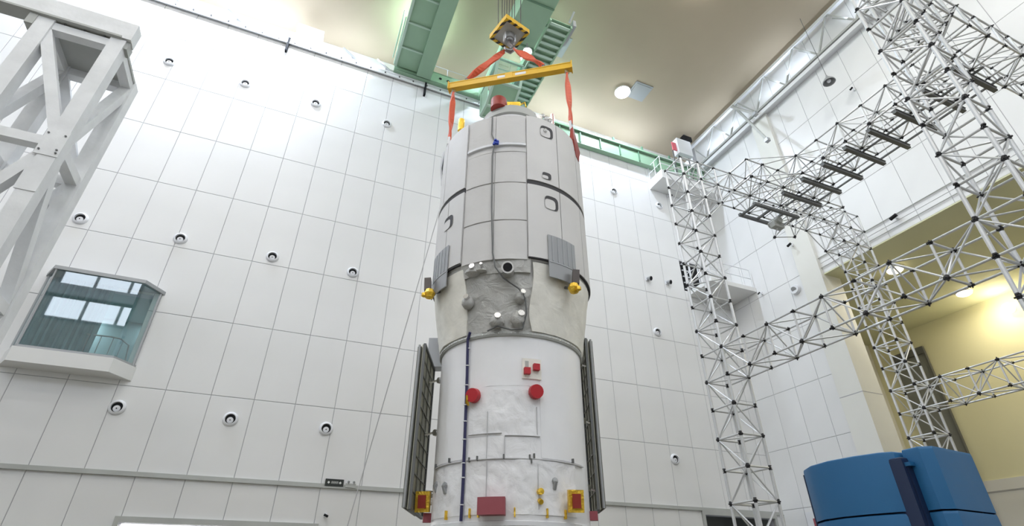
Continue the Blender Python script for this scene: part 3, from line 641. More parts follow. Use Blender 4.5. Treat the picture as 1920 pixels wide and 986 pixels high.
# ------------------------------------------------------------------ the spacecraft (its own frame: x to the viewer's right, y away, z up)
AX = R(22.862); CXY = (3.885, 9.214); ZC = .70
craft = thing('cargo_spacecraft', 'tall white and grey cylindrical spacecraft hanging from the yellow lifting beam', 'spacecraft', (CXY[0], CXY[1], ZC), rotz=-AX)
OFF[craft.name] = (0, 0, ZC)
def cy(r, th, z): th = R(th); return Vector((-r*S(th), -r*K(th), z))   # positive angles turn toward the bay window side
def part(name, mb, mats, label=None, parent=None): return obj(name, mb, mats, parent or craft, label)
def patch(r, z0, z1, t0, t1, thick=.02, nt=None, nz=None, rough=0., fz=None, seed=0., edge=None, rz=None):
    """curved plate on the hull between angles T0..T1; R may be a function of z; ROUGH wrinkles it; EDGE(f) shifts the side edges"""
    nt = nt or max(3, int(abs(t1-t0)/4)); nz = nz or max(2, int((z1-z0)/.25)); rf = r if callable(r) else (lambda z: r)
    mb = MB(); vs = []
    for j in range(nz+1):
        fzv = j/nz; z = z0+(z1-z0)*fzv
        e0, e1 = edge(fzv) if edge else (0, 0)
        for i in range(nt+1):
            th = (t0+e0)+((t1+e1)-(t0+e0))*i/nt
            zz = z+(fz(th, fzv) if fz else 0)
            d = 0
            if rough: 
                q = cy(1.4, th, zz)*2.6+Vector((seed, 0, 0)); d = rough*(noise.noise(q)+.5*noise.noise(q*2.7)+.35*noise.noise(q*6))
            vs.append(cy(rf(zz)+thick+d, th, zz))
    n1 = len(vs)
    for j in range(nz+1):
        fzv = j/nz; z = z0+(z1-z0)*fzv; e0, e1 = edge(fzv) if edge else (0, 0)
        for i in range(nt+1):
            th = (t0+e0)+((t1+e1)-(t0+e0))*i/nt; zz = z+(fz(th, fzv) if fz else 0); vs.append(cy(rf(zz)-.002, th, zz))
    W = nt+1; fs = [(j*W+i, j*W+i+1, (j+1)*W+i+1, (j+1)*W+i) for j in range(nz) for i in range(nt)]
    mb.add(vs, fs, 0, True)
    base = 0; ed = []
    for i in range(nt): ed += [(i, i+1, n1+i+1, n1+i), (nz*W+i, nz*W+i+1, n1+nz*W+i+1, n1+nz*W+i)]
    for j in range(nz): ed += [(j*W, (j+1)*W, n1+(j+1)*W, n1+j*W), (j*W+nt, (j+1)*W+nt, n1+(j+1)*W+nt, n1+j*W+nt)]
    for f in ed: mb.f.append(list(f)); mb.m.append(0); mb.sm.append(False)
    return mb
def band(r, z0, z1, t0, t1, thick=.01): return patch(r, z0, z1, t0, t1, thick, nz=1)
R1, R2 = 1.36, 1.645
# hull
part('service_module', MB().lathe([(1.20, .72), (1.34, .74), (1.36, .80), (1.36, 1.6), (1.365, 2.6), (1.37, 3.74)], 128), 'white')
part('base_ring', MB().lathe([(.2, .70), (1.18, .70), (1.36, .70), (1.385, .73), (1.385, .79), (1.36, .80)], 128), 'fixture')
part('engine_bay', MB().lathe([(.15, .35), (.42, .42), (.95, .62), (1.10, .70)], 48), 'black', 'dark underside with engine nozzles')
for k in range(4):
    a = 45+90*k; c = cy(.62, a, 0)
    part('engine_nozzle', MB().lathe([(.10, .66), (.13, .52), (.21, .30), (.20, .30)], 24, (c.x, c.y)), 'chan')
for th_ in (-14, 12, 30, -40): part('strap', patch(1.2, .56, .70, th_-4, th_+4, .02, nz=1), 'bluestrap', 'blue strap')
conef = lambda z: 1.385+(z-3.80)*(1.625-1.385)/(5.25-3.80) if z < 5.25 else 1.63
part('joint_ring', MB().lathe([(1.37, 3.74), (1.40, 3.745), (1.415, 3.78), (1.40, 3.83), (1.385, 3.84)], 128), 'steelg')
rv = MB()
for k in range(120): q = cy(1.415, k*3, 3.785); rv.sphere(q, .012, 6)
r_ = part('rivet_row', rv, 'silver'); r_['kind'] = 'stuff'
part('cone_section', patch(lambda z: conef(z)-.005, 3.83, 5.35, -180, 180, .0, 120, 18, rough=.030), 'foil', 'crumpled grey foil cone')
def edgeR(f): return ((-1.5*S(f*7)-4*max(0, .15-f)*6), 0)
part('cone_blanket', patch(conef, 3.84, 5.16, -150, -14, .03, 60, 14, rough=.014, edge=lambda f: (0, 1.2*S(f*6)-8*max(0, .16-f))), 'cream', 'cream blanket')
part('cone_blanket', patch(conef, 3.84, 5.12, 34, 150, .03, 50, 14, rough=.016, seed=5, edge=lambda f: (-2.2*S(f*3)+1, 0)), 'cream', 'cream blanket')
part('pressure_module', MB().lathe([(1.60, 5.2), (1.63, 5.22), (1.635, 6), (1.64, 7.5), (1.635, 8.92), (1.60, 9.0), (1.50, 8.97), (1.1, 9.44), (.80, 9.82), (.78, 9.98)], 128), 'blanket')
# central soft strip: quilted blanket squares
zs_ = [5.17, 6.08, 7.03, 7.95, 8.13, 8.98]
for z0, z1 in zip(zs_[:-1], zs_[1:]):
    for t0, t1 in ((12.2, 35), (-10.5, 11.8)):
        if z1-z0 < .3: continue
        part('quilt_panel', patch(1.64, z0+.015, z1-.015, t0, t1, .022, 10, 8, rough=.008, seed=z0), 'blanket')
part('fabric_belt', patch(1.64, 8.06, 8.12, -10.5, 35, .045, 16, 1), 'fixture', 'white fabric belt')
part('fabric_belt', patch(1.64, 7.88, 7.925, -10.5, 35, .03, 16, 1), 'blanket')
part('hem_blanket', patch(conef, 4.93, 5.24, -13, 36, .018, 30, 4, rough=.022, seed=2), 'foil')
# rigid shield panels each side of the strip
SH = [(-36.3, -11.2, 7.12, 8.97), (-61, -37.0, 7.12, 8.97), (-95, -61.7, 7.12, 8.97), (-36.3, -11.2, 5.24, 7.0), (-61, -37.0, 5.24, 7.0), (-95, -61.7, 5.24, 7.0),
      (35.8, 62, 7.12, 8.97), (62.8, 96, 7.12, 8.97), (35.8, 52, 5.26, 7.0), (52.8, 96, 5.24, 7.0),
      (-140, -96, 5.24, 8.97), (97, 140, 5.24, 8.97), (141, 219, 5.24, 8.97)]
for t0, t1, z0, z1 in SH: part('shield_panel', patch(1.64, z0, z1, t0, t1, .05), 'rigid')
part('gap_seal', patch(1.64, 7.0, 7.12, -100, -11.2, .03, nz=1), 'seal_shade')
part('gap_seal', patch(1.64, 7.0, 7.12, 35.8, 100, .03, nz=1), 'seal_shade')
part('gap_seal', patch(1.63, 5.222, 5.245, -100, -11.2, .05, nz=1), 'seal_shade')
part('gap_seal', patch(1.63, 5.222, 5.245, 36, 100, .05, nz=1), 'seal_shade')
def shaded_port(tc, zc, tw, h, rnd=True):
    """flat access port: dark patch painting the recess shadow, lighter plate shifted over it"""
    mb = MB(); n = 24; out = []; inn = []
    for k in range(n):
        a = 2*PI*k/n; sx = abs(K(a))**.55*(1 if K(a) > 0 else -1); sz = abs(S(a))**.55*(1 if S(a) > 0 else -1)
        out.append(cy(1.700, tc+sx*tw, zc+sz*h)); inn.append(cy(1.696, tc+1.3+sx*(tw-1.3), zc-.045+sz*(h-.045)))
    mb.add(out, [list(range(n))]); o = part('port_shade', mb, 'seal_shade', 'rounded port with its recess shadow painted dark')
    mb2 = MB().add([v*1.0 + Vector((v.x, v.y, 0)).normalized()*.008 for v in inn], [list(range(n))]); obj('port_plate', mb2, 'rigid', o)
    return o
o1 = shaded_port(-27.5, 8.60, 5.5, .17); q = cy(1.71, -26, 8.62); obj('fitting', MB().sphere(q, .05, 8), 'silver', o1)
shaded_port(-26, 7.31, 3.6, .09)
shaded_port(-29, 6.62, 5.5, .17)
shaded_port(51, 6.42, 5.5, .16)
# radiators (slatted slate panels)
for t0, t1 in ((-47.5, -24.5), (47, 70)):
    g = part('radiator', patch(1.70, 4.86, 5.80, t0, t1, .02), 'vent', 'slate grey finned radiator')
    for k in range(5): obj('fin', patch(1.72, 5.22, 5.78, t0+3+k*4.2, t0+3.5+k*4.2, .012, nt=3, nz=1), 'ventl', g)
    obj('cross_strip', patch(1.72, 5.18, 5.20, t0+.5, t1-.5, .008, nz=1), 'ventl', g)
# gold sensors with dark hood
for th_, z in ((-40, 4.70), (62, 4.86)):
    c = cy(1.82, th_, z); g = part('attitude_sensor', MB().sphere(c, .115, 8, sc=(1, 1, 1.05)).sphere(cy(1.93, th_, z-.05), .06, 6), 'gold', 'gold foil sensor')
    obj('sensor_hood', MB().beam(cy(1.84, th_-1 if th_ < 0 else th_+2, z+.08), cy(1.84, th_-2 if th_ < 0 else th_+4, z+.38), .13, .13), 'darkbox', g, 'dark hood')
    obj('arm', MB().tube([cy(1.6, th_, z+.1), cy(1.82, th_, z)], .03, 6), 'chan', g)
# foil covered bumps on the cone
for th_, z, rr, sc in ((26, 4.98, .12, (1.3, 1, .7)), (20, 4.99, .07, (1.6, 1, .6)), (31, 4.42, .12, (1, 1, 1.1)), (-6, 4.42, .11, (1, 1, 1.1)), (-5, 4.02, .14, (1, 1, 1.2)), (10, 3.98, .13, (1.1, 1, .9))):
    part('foil_fitting', MB().sphere(cy(conef(z)+.06, th_, z), rr, 10, sc=sc), 'foil')
    part('fitting_cap', MB().cyl(cy(conef(z)+.1, th_-1, z+.05), cy(conef(z)+.2, th_-1.5, z+.07), rr*.45, 10), 'silver', 'small silver nozzle')
c0, c1 = cy(conef(4.9)-.02, 2, 4.95), cy(conef(4.9)+.28, 2, 4.88)
g = part('star_tracker', MB().cyl(c0, c1, .11, 16), 'foil', 'foil wrapped sensor tube'); obj('lens_mouth', MB().cyl(c1, c1+(c1-c0).normalized()*.02, .085, 16), 'black', g)
obj('mouth_rim', MB().cyl(c1-(c1-c0).normalized()*.06, c1+(c1-c0).normalized()*.012, .118, 16), 'silver', g)
# cable down the front of the upper module
def cable(pts, r, m, name='cable', label=None):
    P = [cy(rr, t_, z) for rr, t_, z in pts]; Q = []
    for a, b in zip(P[:-1], P[1:]):
        for k in range(4): Q.append(a.lerp(b, k/4))
    Q.append(P[-1]); return part(name, MB().tube(Q, r, 6), m, label)
cable([(1.68, 15, 8.96), (1.69, 15, 8.4), (1.72, 12, 8.14), (1.70, 14, 7.75), (1.69, 13.5, 6.4), (1.69, 12, 5.31), (1.68, 10, 5.0), (1.66, 5, 4.77), (1.64, -5, 4.56), (1.62, -9, 4.38), (1.58, -10, 4.1), (1.53, -7.5, 3.82), (1.52, 0, 3.80), (1.52, 9, 3.88), (1.52, 16, 3.80)], .017, 'chan')
kn = MB()
for k in range(7): kn.sphere(cy(1.73, 12+random.uniform(-2.2, 2.2), 8.12+random.uniform(-.07, .07)), .035, 6)
part('cable_knot', kn, 'bluestrap', 'blue cable knot')
cable([(1.47, 30, 3.86), (1.43, 33, 3.74), (1.40, 33, 3.1), (1.40, 32.5, 2.2), (1.40, 32, 1.4), (1.41, 32, .80)], .027, 'navy', 'lower_cable', 'thick navy cable run')
for k in range(9):
    z = 3.6-k*.31-random.uniform(0, .1); part('cable_tie', MB().cyl(cy(1.405, 33-k*.1, z), cy(1.405, 33-k*.1, z-.015), .036, 8), 'fixture')
# white lower blankets
part('blanket_sheet', patch(R1, 2.03, 2.78, -20, 30, .012, 40, 16, rough=.016, seed=1), 'white2', 'crinkled white blanket')
part('blanket_sheet', patch(R1, .88, 1.66, -50, 31, .012, 60, 18, rough=.024, seed=3), 'white2', 'crinkled white blanket')
part('blanket_sheet', patch(R1, .88, 1.64, 34, 70, .012, 30, 14, rough=.022, seed=4), 'white2', 'crinkled white blanket')
part('blanket_sheet', patch(R1, 1.68, 2.01, -18, 30, .012, 36, 8, rough=.010, seed=6), 'white2', 'crinkled white blanket')
part('blanket_sheet', patch(R1, 2.85, 3.70, -20, 31, .008, 40, 10, rough=.006, seed=8), 'white')
part('blanket_sheet', patch(R1, 1.70, 3.70, -62, -21, .012, 30, 14, rough=.007, seed=9), 'white')
part('blanket_sheet', patch(R1, 1.70, 3.70, 34.5, 75, .012, 30, 14, rough=.008, seed=10), 'white')
def tape(z0, z1, t0, t1): part('seam_tape', patch(R1, z0, z1, t0, t1, .034, nz=max(1, int((z1-z0)/.3))), 'stitch')
tape(1.665, 1.68, -62, 31); tape(1.66, 1.675, 34, 70); tape(2.02, 2.03, -20, 4); tape(2.06, 2.068, 6, 30)
tape(1.68, 2.42, 15.8, 16.1); tape(1.68, 2.02, 3.8, 4.1); tape(2.05, 2.5, -18.3, -18.0); tape(.9, 1.64, 15.5, 15.8); tape(.95, 1.6, -18.2, -17.9)
for th_, z in ((-16, 1.72), (-13, 1.70), (-14, 1.64), (4, 1.70), (28, 1.68), (22, 1.69), (-48, 1.72), (46, 1.72), (66, 1.70)): part('velcro_tab', patch(R1, z-.035, z+.035, th_, th_+.9, .045, nt=1, nz=1), 'chan')
for th_ in (20, 26, -3, -24, -38, 46): part('tie_strap', patch(R1, .84, .97, th_, th_+.8, .05, nt=1, nz=1), 'gold')
g = part('cover_plate', patch(R1, 2.97, 3.33, -22, -8, .04, nz=2), 'cream', 'square cream plate with red caps')
for th_, z in ((-11.2, 3.09), (-17.8, 3.17)):
    obj('red_cap', MB().beam(cy(R1+.04, th_, z), cy(R1+.11, th_, z), .11, .11, up=(0, 0, 1)), 'red', g, 'red cap')
obj('print_block', patch(R1+.04, 3.16, 3.28, -12.6, -10, .004, nz=1, nt=2), 'steelg', g)
for th_, z in ((26, 2.70), (-17, 2.74)):
    g = part('nozzle_cover', MB().tube([cy(R1, th_, z), cy(R1+.05, th_, z), cy(R1+.14, th_, z-.01)], [.10, .125, .115], 20), 'red', 'round red nozzle cover')
    if th_ > 0: obj('tie_wire', MB().tube([cy(R1+.08, 31, z-.12), cy(R1+.16, 29, z-.02), cy(R1+.08, 29.5, z-.16)], .02, 6), 'gold', g)
g = part('sensor_cover', patch(R1, .86, 1.10, 3, 18.5, .20, nt=8, nz=2), 'maroon', 'maroon box cover')
for cx_, cy_, zc in ((1.00, -1.12, 1.09), (-1.46, -.35, 1.17)):
    c = Vector((cx_, cy_, zc)); n_ = Vector((.12 if cx_ > 0 else -.12, -1, -.1)).normalized()
    g = part('thruster_frame', MB().beam(c, c+n_*.10, .24, .32, up=(0, 0, 1)), 'gold', 'gold framed thruster box')
    obj('red_cover', MB().beam(c+n_*.10, c+n_*.14, .13, .20, up=(0, 0, 1)), 'redp', g, 'dark red cover')
    obj('arm', MB().tube([(cx_*.82, cy_*.82, zc), c], .05, 8), 'white', g)
for th_, z in ((-80, .97), (78, .93)): part('thruster_cap', MB().beam(cy(R1, th_, z), cy(R1+.13, th_, z), .12, .14, up=(0, 0, 1)), 'maroon', 'small maroon cap')
for th_, z in ((-30, 1.30), (63, 1.33), (50, 1.28)): part('grab_fitting', MB().cyl(cy(R1, th_, z-.05), cy(R1+.05, th_, z+.07), .035, 8).cyl(cy(R1, th_, z+.06), cy(R1+.05, th_, z+.08), .05, 8), 'alu')
part('umbilical_fitting', MB().cyl(cy(R1, -19, 1.2), cy(R1+.08, -19, 1.2), .05, 8).cyl(cy(R1, -19, 1.08), cy(R1+.07, -19, 1.05), .04, 8), 'gold', 'small gold fitting')
# folded solar arrays
def array(sgn, lat, d0, d1, z0, z1, tilt=0.):
    x0 = sgn*lat; g = part('solar_array', MB().box((min(x0, x0+sgn*.03), d0, z0), (max(x0, x0+sgn*.03), d1, z1)), 'array', 'folded solar array with an olive backing')
    for k in range(1, 3): obj('array_leaf', MB().box((min(x0+sgn*.05*k, x0+sgn*(.05*k+.025)), d0+.02*k, z0+.03), (max(x0+sgn*.05*k, x0+sgn*(.05*k+.025)), d1-.02*k, z1-.03)), 'arrayf', g)
    xi = x0-sgn*.012
    fr_ = [((xi, d0, z0), (xi, d0, z1)), ((xi, d1, z0), (xi, d1, z1)), ((xi, d0, z0), (xi, d1, z0)), ((xi, d0, z1), (xi, d1, z1))]
    for a, b in fr_: obj('frame_bar', MB().beam(a, b, .045, .045), 'chan', g)
    n = 10
    for k in range(1, n): z = z0+(z1-z0)*k/n; obj('grid_bar', MB().beam((xi, d0, z), (xi, d1, z), .016, .016), 'arrayf', g)
    for k in range(1, 3): y = d0+(d1-d0)*k/3; obj('grid_bar', MB().beam((xi, y, z0), (xi, y, z1), .018, .018), 'arrayf', g)
    obj('edge_tube', MB().tube([(x0+sgn*.08, d0-.02, z0+.02), (x0+sgn*.08, d0-.02, z1-.02)], .022, 8), 'alu', g)
    for z in (z0+.12*(z1-z0), z0+.5*(z1-z0), z0+.86*(z1-z0)):
        ym = .2 if sgn < 0 else (d0+.25)
        rr = math.sqrt(max(.01, R1*R1-ym*ym)) if abs(ym) < R1 else .9
        obj('hold_down', MB().tube([(sgn*rr*.98, ym, z), (sgn*(rr+.10), ym, z)], .06, 10).tube([(sgn*(rr+.1), ym, z), (xi, ym, z-.04)], .022, 6).sphere((sgn*(rr+.08), ym, z), .07, 8), 'silver', g)
    return g
array(-1, 1.64, -.70, .70, 1.02, 3.86)
array(1, 1.55, .05, 1.0, 1.10, 4.30)
part('hinge_block', MB().box((-1.78, .6, 3.9), (-1.35, .9, 4.55)), 'vent', 'grey hinge block behind the array')
# top: docking ring and lugs
part('docking_ring', MB().lathe([(.78, 9.95), (.84, 9.98), (.84, 10.10), (.80, 10.14), (.80, 10.26), (.74, 10.30), (.68, 10.26), (.68, 10.0)], 72), 'steelg', 'pale docking ring')
part('docking_lip', MB().lathe([(1.0, 9.62), (1.04, 9.64), (1.0, 9.70)], 72), 'fixture')
g = part('port_cover', MB().lathe([(.0, 10.56), (.19, 10.56), (.205, 10.54), (.205, 10.24), (.17, 10.22), (0, 10.22)], 24, (-.33, -.66)), 'redp', 'dark red round cover on top')
part('top_bracket', MB().box((-.12, -.74, 10.28), (.22, -.66, 10.44)).tube([(.2, -.7, 10.36), (.33, -.72, 10.44), (.36, -.72, 10.28)], .022, 6), 'gold', 'yellow bracket')
tb = MB()
for k in range(5): tb.sphere((.60+.10*k, -.50+.05*k, 10.14+random.uniform(0, .2)), random.uniform(.05, .1), 8)
tb.cyl((1.05, -.3, 9.75), (1.05, -.3, 10.45), .05, 8).cyl((.7, -.45, 9.85), (.7, -.45, 10.2), .1, 8)
part('top_fitting', tb, 'silver', 'bundle of bright silver fittings')
part('top_sensor', MB().cyl((-1.27, -.5, 9.65), (-1.27, -.5, 10.02), .085, 10), 'gold', 'gold top sensor')
part('top_post', MB().cyl((-.74, -.42, 9.85), (-.74, -.42, 10.12), .02, 6), 'silver')
# lifting lugs, in craft coordinates below the slings
def to_craft(p):
    d = Vector((p[0]-CXY[0], p[1]-CXY[1], 0)); return Vector((d.x*K(AX)-d.y*S(AX), d.x*S(AX)+d.y*K(AX), p[2]))
a = to_craft(LR); n_ = Vector((a.x, a.y, 0)).normalized(); tg = Vector((-n_.y, n_.x, 0)); rim = n_*1.62+Vector((0, 0, 9.0)); top = Vector((a.x, a.y, 9.62))
g = part('lifting_bracket', MB().add([rim+tg*.26-n_*.02, rim-tg*.26-n_*.02, top-tg*.05, top+tg*.05, rim+tg*.26+n_*.09, rim-tg*.26+n_*.09, top-tg*.05+n_*.05, top+tg*.05+n_*.05, rim+tg*.10+n_*.08-Vector((0, 0, .42)), rim-tg*.10+n_*.08-Vector((0, 0, .42)), rim+tg*.10-Vector((0, 0, .42)), rim-tg*.10-Vector((0, 0, .42))],
      [(0, 1, 2, 3), (5, 4, 7, 6), (3, 2, 6, 7), (0, 3, 7, 4), (1, 5, 6, 2), (4, 5, 9, 8), (0, 4, 8, 10), (1, 11, 9, 5), (10, 8, 9, 11), (0, 10, 11, 1)]), 'redp', 'red lifting bracket')
def clevis(a, g):
    t_ = Vector((a.x, a.y, 0)).normalized(); t2 = Vector((-t_.y, t_.x, 0))
    obj('clevis', MB().beam(a+t2*.06+Vector((0, 0, .02)), a+t2*.06-Vector((0, 0, .26)), .035, .06).beam(a-t2*.06+Vector((0, 0, .02)), a-t2*.06-Vector((0, 0, .26)), .035, .06).beam(a-t2*.08+Vector((0, 0, .02)), a+t2*.08+Vector((0, 0, .02)), .06, .04), 'fixture', g)
clevis(a, g)
obj('silver_brace', MB().tube([rim+tg*.16+n_*.02, rim+tg*.5-n_*.05+Vector((0, 0, .1))], .035, 8), 'silver', g)
a = to_craft(LL); n_ = Vector((a.x, a.y, 0)).normalized(); tg = Vector((-n_.y, n_.x, 0)); rim = n_*1.64+Vector((0, 0, 9.05))
g = part('lifting_bracket', MB().beam(rim+n_*.02-Vector((0, 0, .35)), Vector((a.x, a.y, 9.66)), .16, .08), 'alu', 'grey lifting bracket')
clevis(a, g)
for k in range(4): obj('cable_end', MB().tube([rim+n_*.08-tg*(.1*k-.1)+Vector((0, 0, .3)), rim+n_*.14-tg*(.14*k)-Vector((0, 0, .15)), rim+n_*.06-tg*(.12*k+.08)-Vector((0, 0, .7+.12*k))], .028, 6), 'chan' if k % 2 else 'fixture', g)
# tag line hanging from the craft to the floor
q0 = Vector((CXY[0], CXY[1], 0))
ca = Vector((K(-AX)*-1.70, S(-AX)*-1.70, 0))+q0
single('tag_line', MB().tube([(ca.x, ca.y, 7.6), (ca.x-.55, ca.y+.3, 3.8), (ca.x-1.35, ca.y+.6, FLOOR+.02)], .010, 6), 'rope', 'thin grey tag line running from the craft down to the floor', 'rope', (ca.x-1.35, ca.y+.6, FLOOR+.02))

# ------------------------------------------------------------------ lattice frame (space frame of tubes)
s_ = .75
def NP(i, j, k): return Vector((s_*(14+.958*i), s_*(13.49-1.063*j), s_*(2.24+1.024*k)))
TM = {}
def tube_mesh(L, r):
    key = (round(L, 3), r)
    if key not in TM:
        e = min(.065, L*.2); mb = MB()
        mb.tube([(0, 0, .03), (0, 0, e*.5)], [r*.55, r*1.15], 6, 1).tube([(0, 0, e*.5), (0, 0, e*.9)], [r*1.15, r*.9], 6, 1, False)
        mb.tube([(0, 0, e*.9), (0, 0, L-e*.9)], r, 8, 0, False)
        mb.tube([(0, 0, L-e*.9), (0, 0, L-e*.5)], [r*.9, r*1.15], 6, 1, False).tube([(0, 0, L-e*.5), (0, 0, L-.03)], [r*1.15, r*.55], 6, 1)
        TM[key] = mb.build('lattice_tube', ['tube', 'tubecap'])
    return TM[key]
nb = MB().sphere((0, 0, 0), .046, 8)
for d in ((1, 0, 0), (-1, 0, 0), (0, 1, 0), (0, -1, 0), (0, 0, 1), (0, 0, -1)): nb.tube([Vector(d)*.03, Vector(d)*.068], [.022, .015], 6)
NODE = nb.build('node_joint', 'tubecap')
nb = MB().sphere((0, 0, 0), .028, 8)
for d in ((1, 0, 0), (-1, 0, 0), (0, 0, 1), (0, 0, -1)): nb.tube([Vector(d)*.02, Vector(d)*.05], [.015, .011], 6)
NODE2 = nb.build('node_joint', 'tubecap')
edges, nodes = set(), set()
Z1 = Vector((0, 0, 1))
def seg(root, p, q, r, name):
    d = q-p; inst(name, tube_mesh(d.length, r), root, p, Z1.rotation_difference(d.normalized()))
def lattice(name, label, cells, extra=(), post_axis=2, rc=.026, rb=.019, base=None, grp='lattice frame', drop=()):
    ns = set(); es = []
    for (i, j, k) in cells:
        for a in (0, 1):
            for b in (0, 1):
                for c in (0, 1): ns.add((i+a, j+b, k+c))
    cs = set(cells)
    lo = NP(*min(ns, key=lambda n: n[2])) if base is None else Vector(base)
    if base is None:
        xs = [NP(*n) for n in ns]; lo = Vector((sum(p.x for p in xs)/len(xs), sum(p.y for p in xs)/len(xs), min(p.z for p in xs)))
    root = thing(name, label, 'scaffold', tuple(lo), grp)
    E = set()
    for (i, j, k) in cells:
        for ax_, (u, v) in ((0, (1, 2)), (1, (0, 2)), (2, (0, 1))):
            for a in (0, 1):
                for b in (0, 1):
                    n0 = [i, j, k]; n0[u] += a; n0[v] += b; n1 = list(n0); n1[ax_] += 1; E.add((tuple(n0), tuple(n1), 'c', ax_))
        for ax_, (u, v) in ((0, (1, 2)), (1, (0, 2)), (2, (0, 1))):
            for a in (0, 1):
                o_ = [i, j, k]; o_[ax_] += a
                c = [tuple(o_)]
                for du, dv in ((1, 0), (0, 1), (1, 1)): t_ = list(o_); t_[u] += du; t_[v] += dv; c.append(tuple(t_))
                pr_ = (c[0], c[3]) if sum(c[0]) % 2 else (c[1], c[2])
                E.add((pr_[0], pr_[1], 'b', ax_))
    for a, b in extra: E.add((a, b, 'c' if sum(abs(x-y) for x, y in zip(a, b)) == 1 else 'b', 3)); ns.add(a); ns.add(b)
    for a, b, ty, ax_ in sorted(E):
        key = frozenset((a, b))
        if key in edges: continue
        edges.add(key)
        if ty == 'c': seg(root, NP(*a), NP(*b), (.040 if post_axis == 2 and ax_ == 2 else rc), 'chord_tube')
        else: seg(root, NP(*a), NP(*b), rb, 'brace_tube')
    for n in sorted(ns):
        if n in nodes: continue
        nodes.add(n); inst('node_joint', NODE if sum(n) % 2 else NODE2, root, NP(*n))
    return root
KT = 13
for (i, j, lab) in ((0, -1, 'lattice column of silver tubes in front of the far corner'), (0, 8, 'near lattice column of thick silver tubes at the edge of the view'),
                    (11, -1, 'lattice column of silver tubes in front of the side bay'), (11, 8, 'lattice column at the near outer corner of the frame')):
    g = lattice('lattice_column', lab, [(i, j, k) for k in range(-4, KT+1)], base=(NP(i, j, 0).x+.36, NP(i, j, 0).y-.4, FLOOR))
    for a in (0, 1):
        for b in (0, 1):
            p = NP(i+a, j+b, -4); obj('foot', MB().cyl((p.x, p.y, FLOOR+.02), p, .035, 8).box((p.x-.12, p.y-.12, FLOOR), (p.x+.12, p.y+.12, FLOOR+.02)), 'tube', g)
lattice('lattice_beam', 'level lattice beam at mid height between far corner column and near column', [(0, j, 4) for j in range(0, 8)], post_axis=1)
lattice('lattice_beam', 'level lattice beam crossing the yellow side bay wall', [(11, j, 4) for j in range(0, 8)], post_axis=1)
def haunch(j0, s0):
    ex = []
    for j in (j0, j0+1):
        L = [(0, KT-1), (1, KT)]; Q = [(1, KT-2), (2, KT-1), (3, KT), (4, KT+1)]
        for A in (L, Q):
            for p, q in zip(A[:-1], A[1:]):
                ex.append(((p[0], j, p[1]), (q[0], j, q[1]))); ex.append(((12-p[0], j, p[1]), (12-q[0], j, q[1])))
    for i, k in ((1, KT-2), (2, KT-1), (3, KT)):
        for m in (i, 12-i): ex.append(((m, j0, k), (m, j0+1, k)))
    for j in (j0, j0+1):
        for i, k, i2, k2 in ((1, KT-2, 1, KT-1), (0, KT-2, 1, KT-2), (1, KT-1, 2, KT-1), (2, KT-1, 2, KT), (1, KT-1, 1, KT)):
            ex.append(((i, j, k), (i2, j, k2))); ex.append(((12-i, j, k), (12-i2, j, k2)))
    return ex
lattice('lattice_beam', 'top lattice crossbeam with angled haunches in front of the back wall', [(i, -1, KT) for i in range(1, 11)]+[(1, -1, KT-1), (10, -1, KT-1)], haunch(-1, 0), post_axis=1)
lattice('lattice_beam', 'near top lattice crossbeam with angled haunches overhead', [(i, 8, KT) for i in range(1, 11)]+[(1, 8, KT-1), (10, 8, KT-1)], haunch(8, 0), post_axis=1)
ex = []
for k in (KT, KT+1):
    ex += [((4, 1, k), (5, 2, k)), ((3, 0, k), (3, 1, k)), ((3, 1, k), (4, 1, k)), ((3, 1, k), (4, 0, k)), ((3, 1, k), (5, 2, k)), ((8, 1, k), (7, 2, k)), ((9, 0, k), (9, 1, k)), ((9, 1, k), (8, 1, k)), ((9, 1, k), (8, 0, k))]
ex += [((3, 1, KT), (3, 1, KT+1)), ((9, 1, KT), (9, 1, KT+1))]
g = lattice('lattice_beam', 'high lattice beam carrying a row of dark grey channel bars', [(i, j, KT) for i in (5, 6) for j in range(0, 8)]+[(4, 0, KT), (7, 0, KT)], ex, post_axis=1)
zc_ = NP(0, 0, KT).z-.16
for j in range(1, 9):
    y = NP(0, j, 0).y+.12; x0, x1 = s_*18.85, s_*21.25
    obj('channel_bar', MB().box((x0, y-.055, zc_-.05), (x1, y+.055, zc_+.05)).box((x0, y-.075, zc_+.05), (x1, y+.075, zc_+.07)), 'chan', g)
for x in (s_*21.0, s_*19.9):
    obj('support_rail', MB().box((x-.02, NP(0, 8, 0).y-.2, zc_+.07), (x+.02, NP(0, 0, 0).y-.1, zc_+.12)), 'chan', g)
# small hoist frame hanging below the far end of the high beam
bx, by, bz = s_*19.0, NP(0, 0, 0).y+.35, zc_-.12
t = thing('hoist_frame', 'dark steel hoist frame hanging under the far end of the channel bars', 'hoist', (bx, by, bz))
for dy in (-.35, .35): obj('cross_rail', MB().box((bx-.8, by+dy-.05, bz-.1), (bx+1.3, by+dy+.05, bz)), 'chan', t)
for dx in (-.7, 0, .6, 1.2): obj('tie_bar', MB().box((bx+dx-.04, by-.35, bz-.08), (bx+dx+.04, by+.35, bz-.02)), 'chan', t)
obj('hoist_motor', MB().cyl((bx+.5, by-.2, bz-.25), (bx+.5, by+.25, bz-.25), .13, 14).box((bx+.3, by-.1, bz-.5), (bx+.75, by+.12, bz-.28)), 'steelg', t)
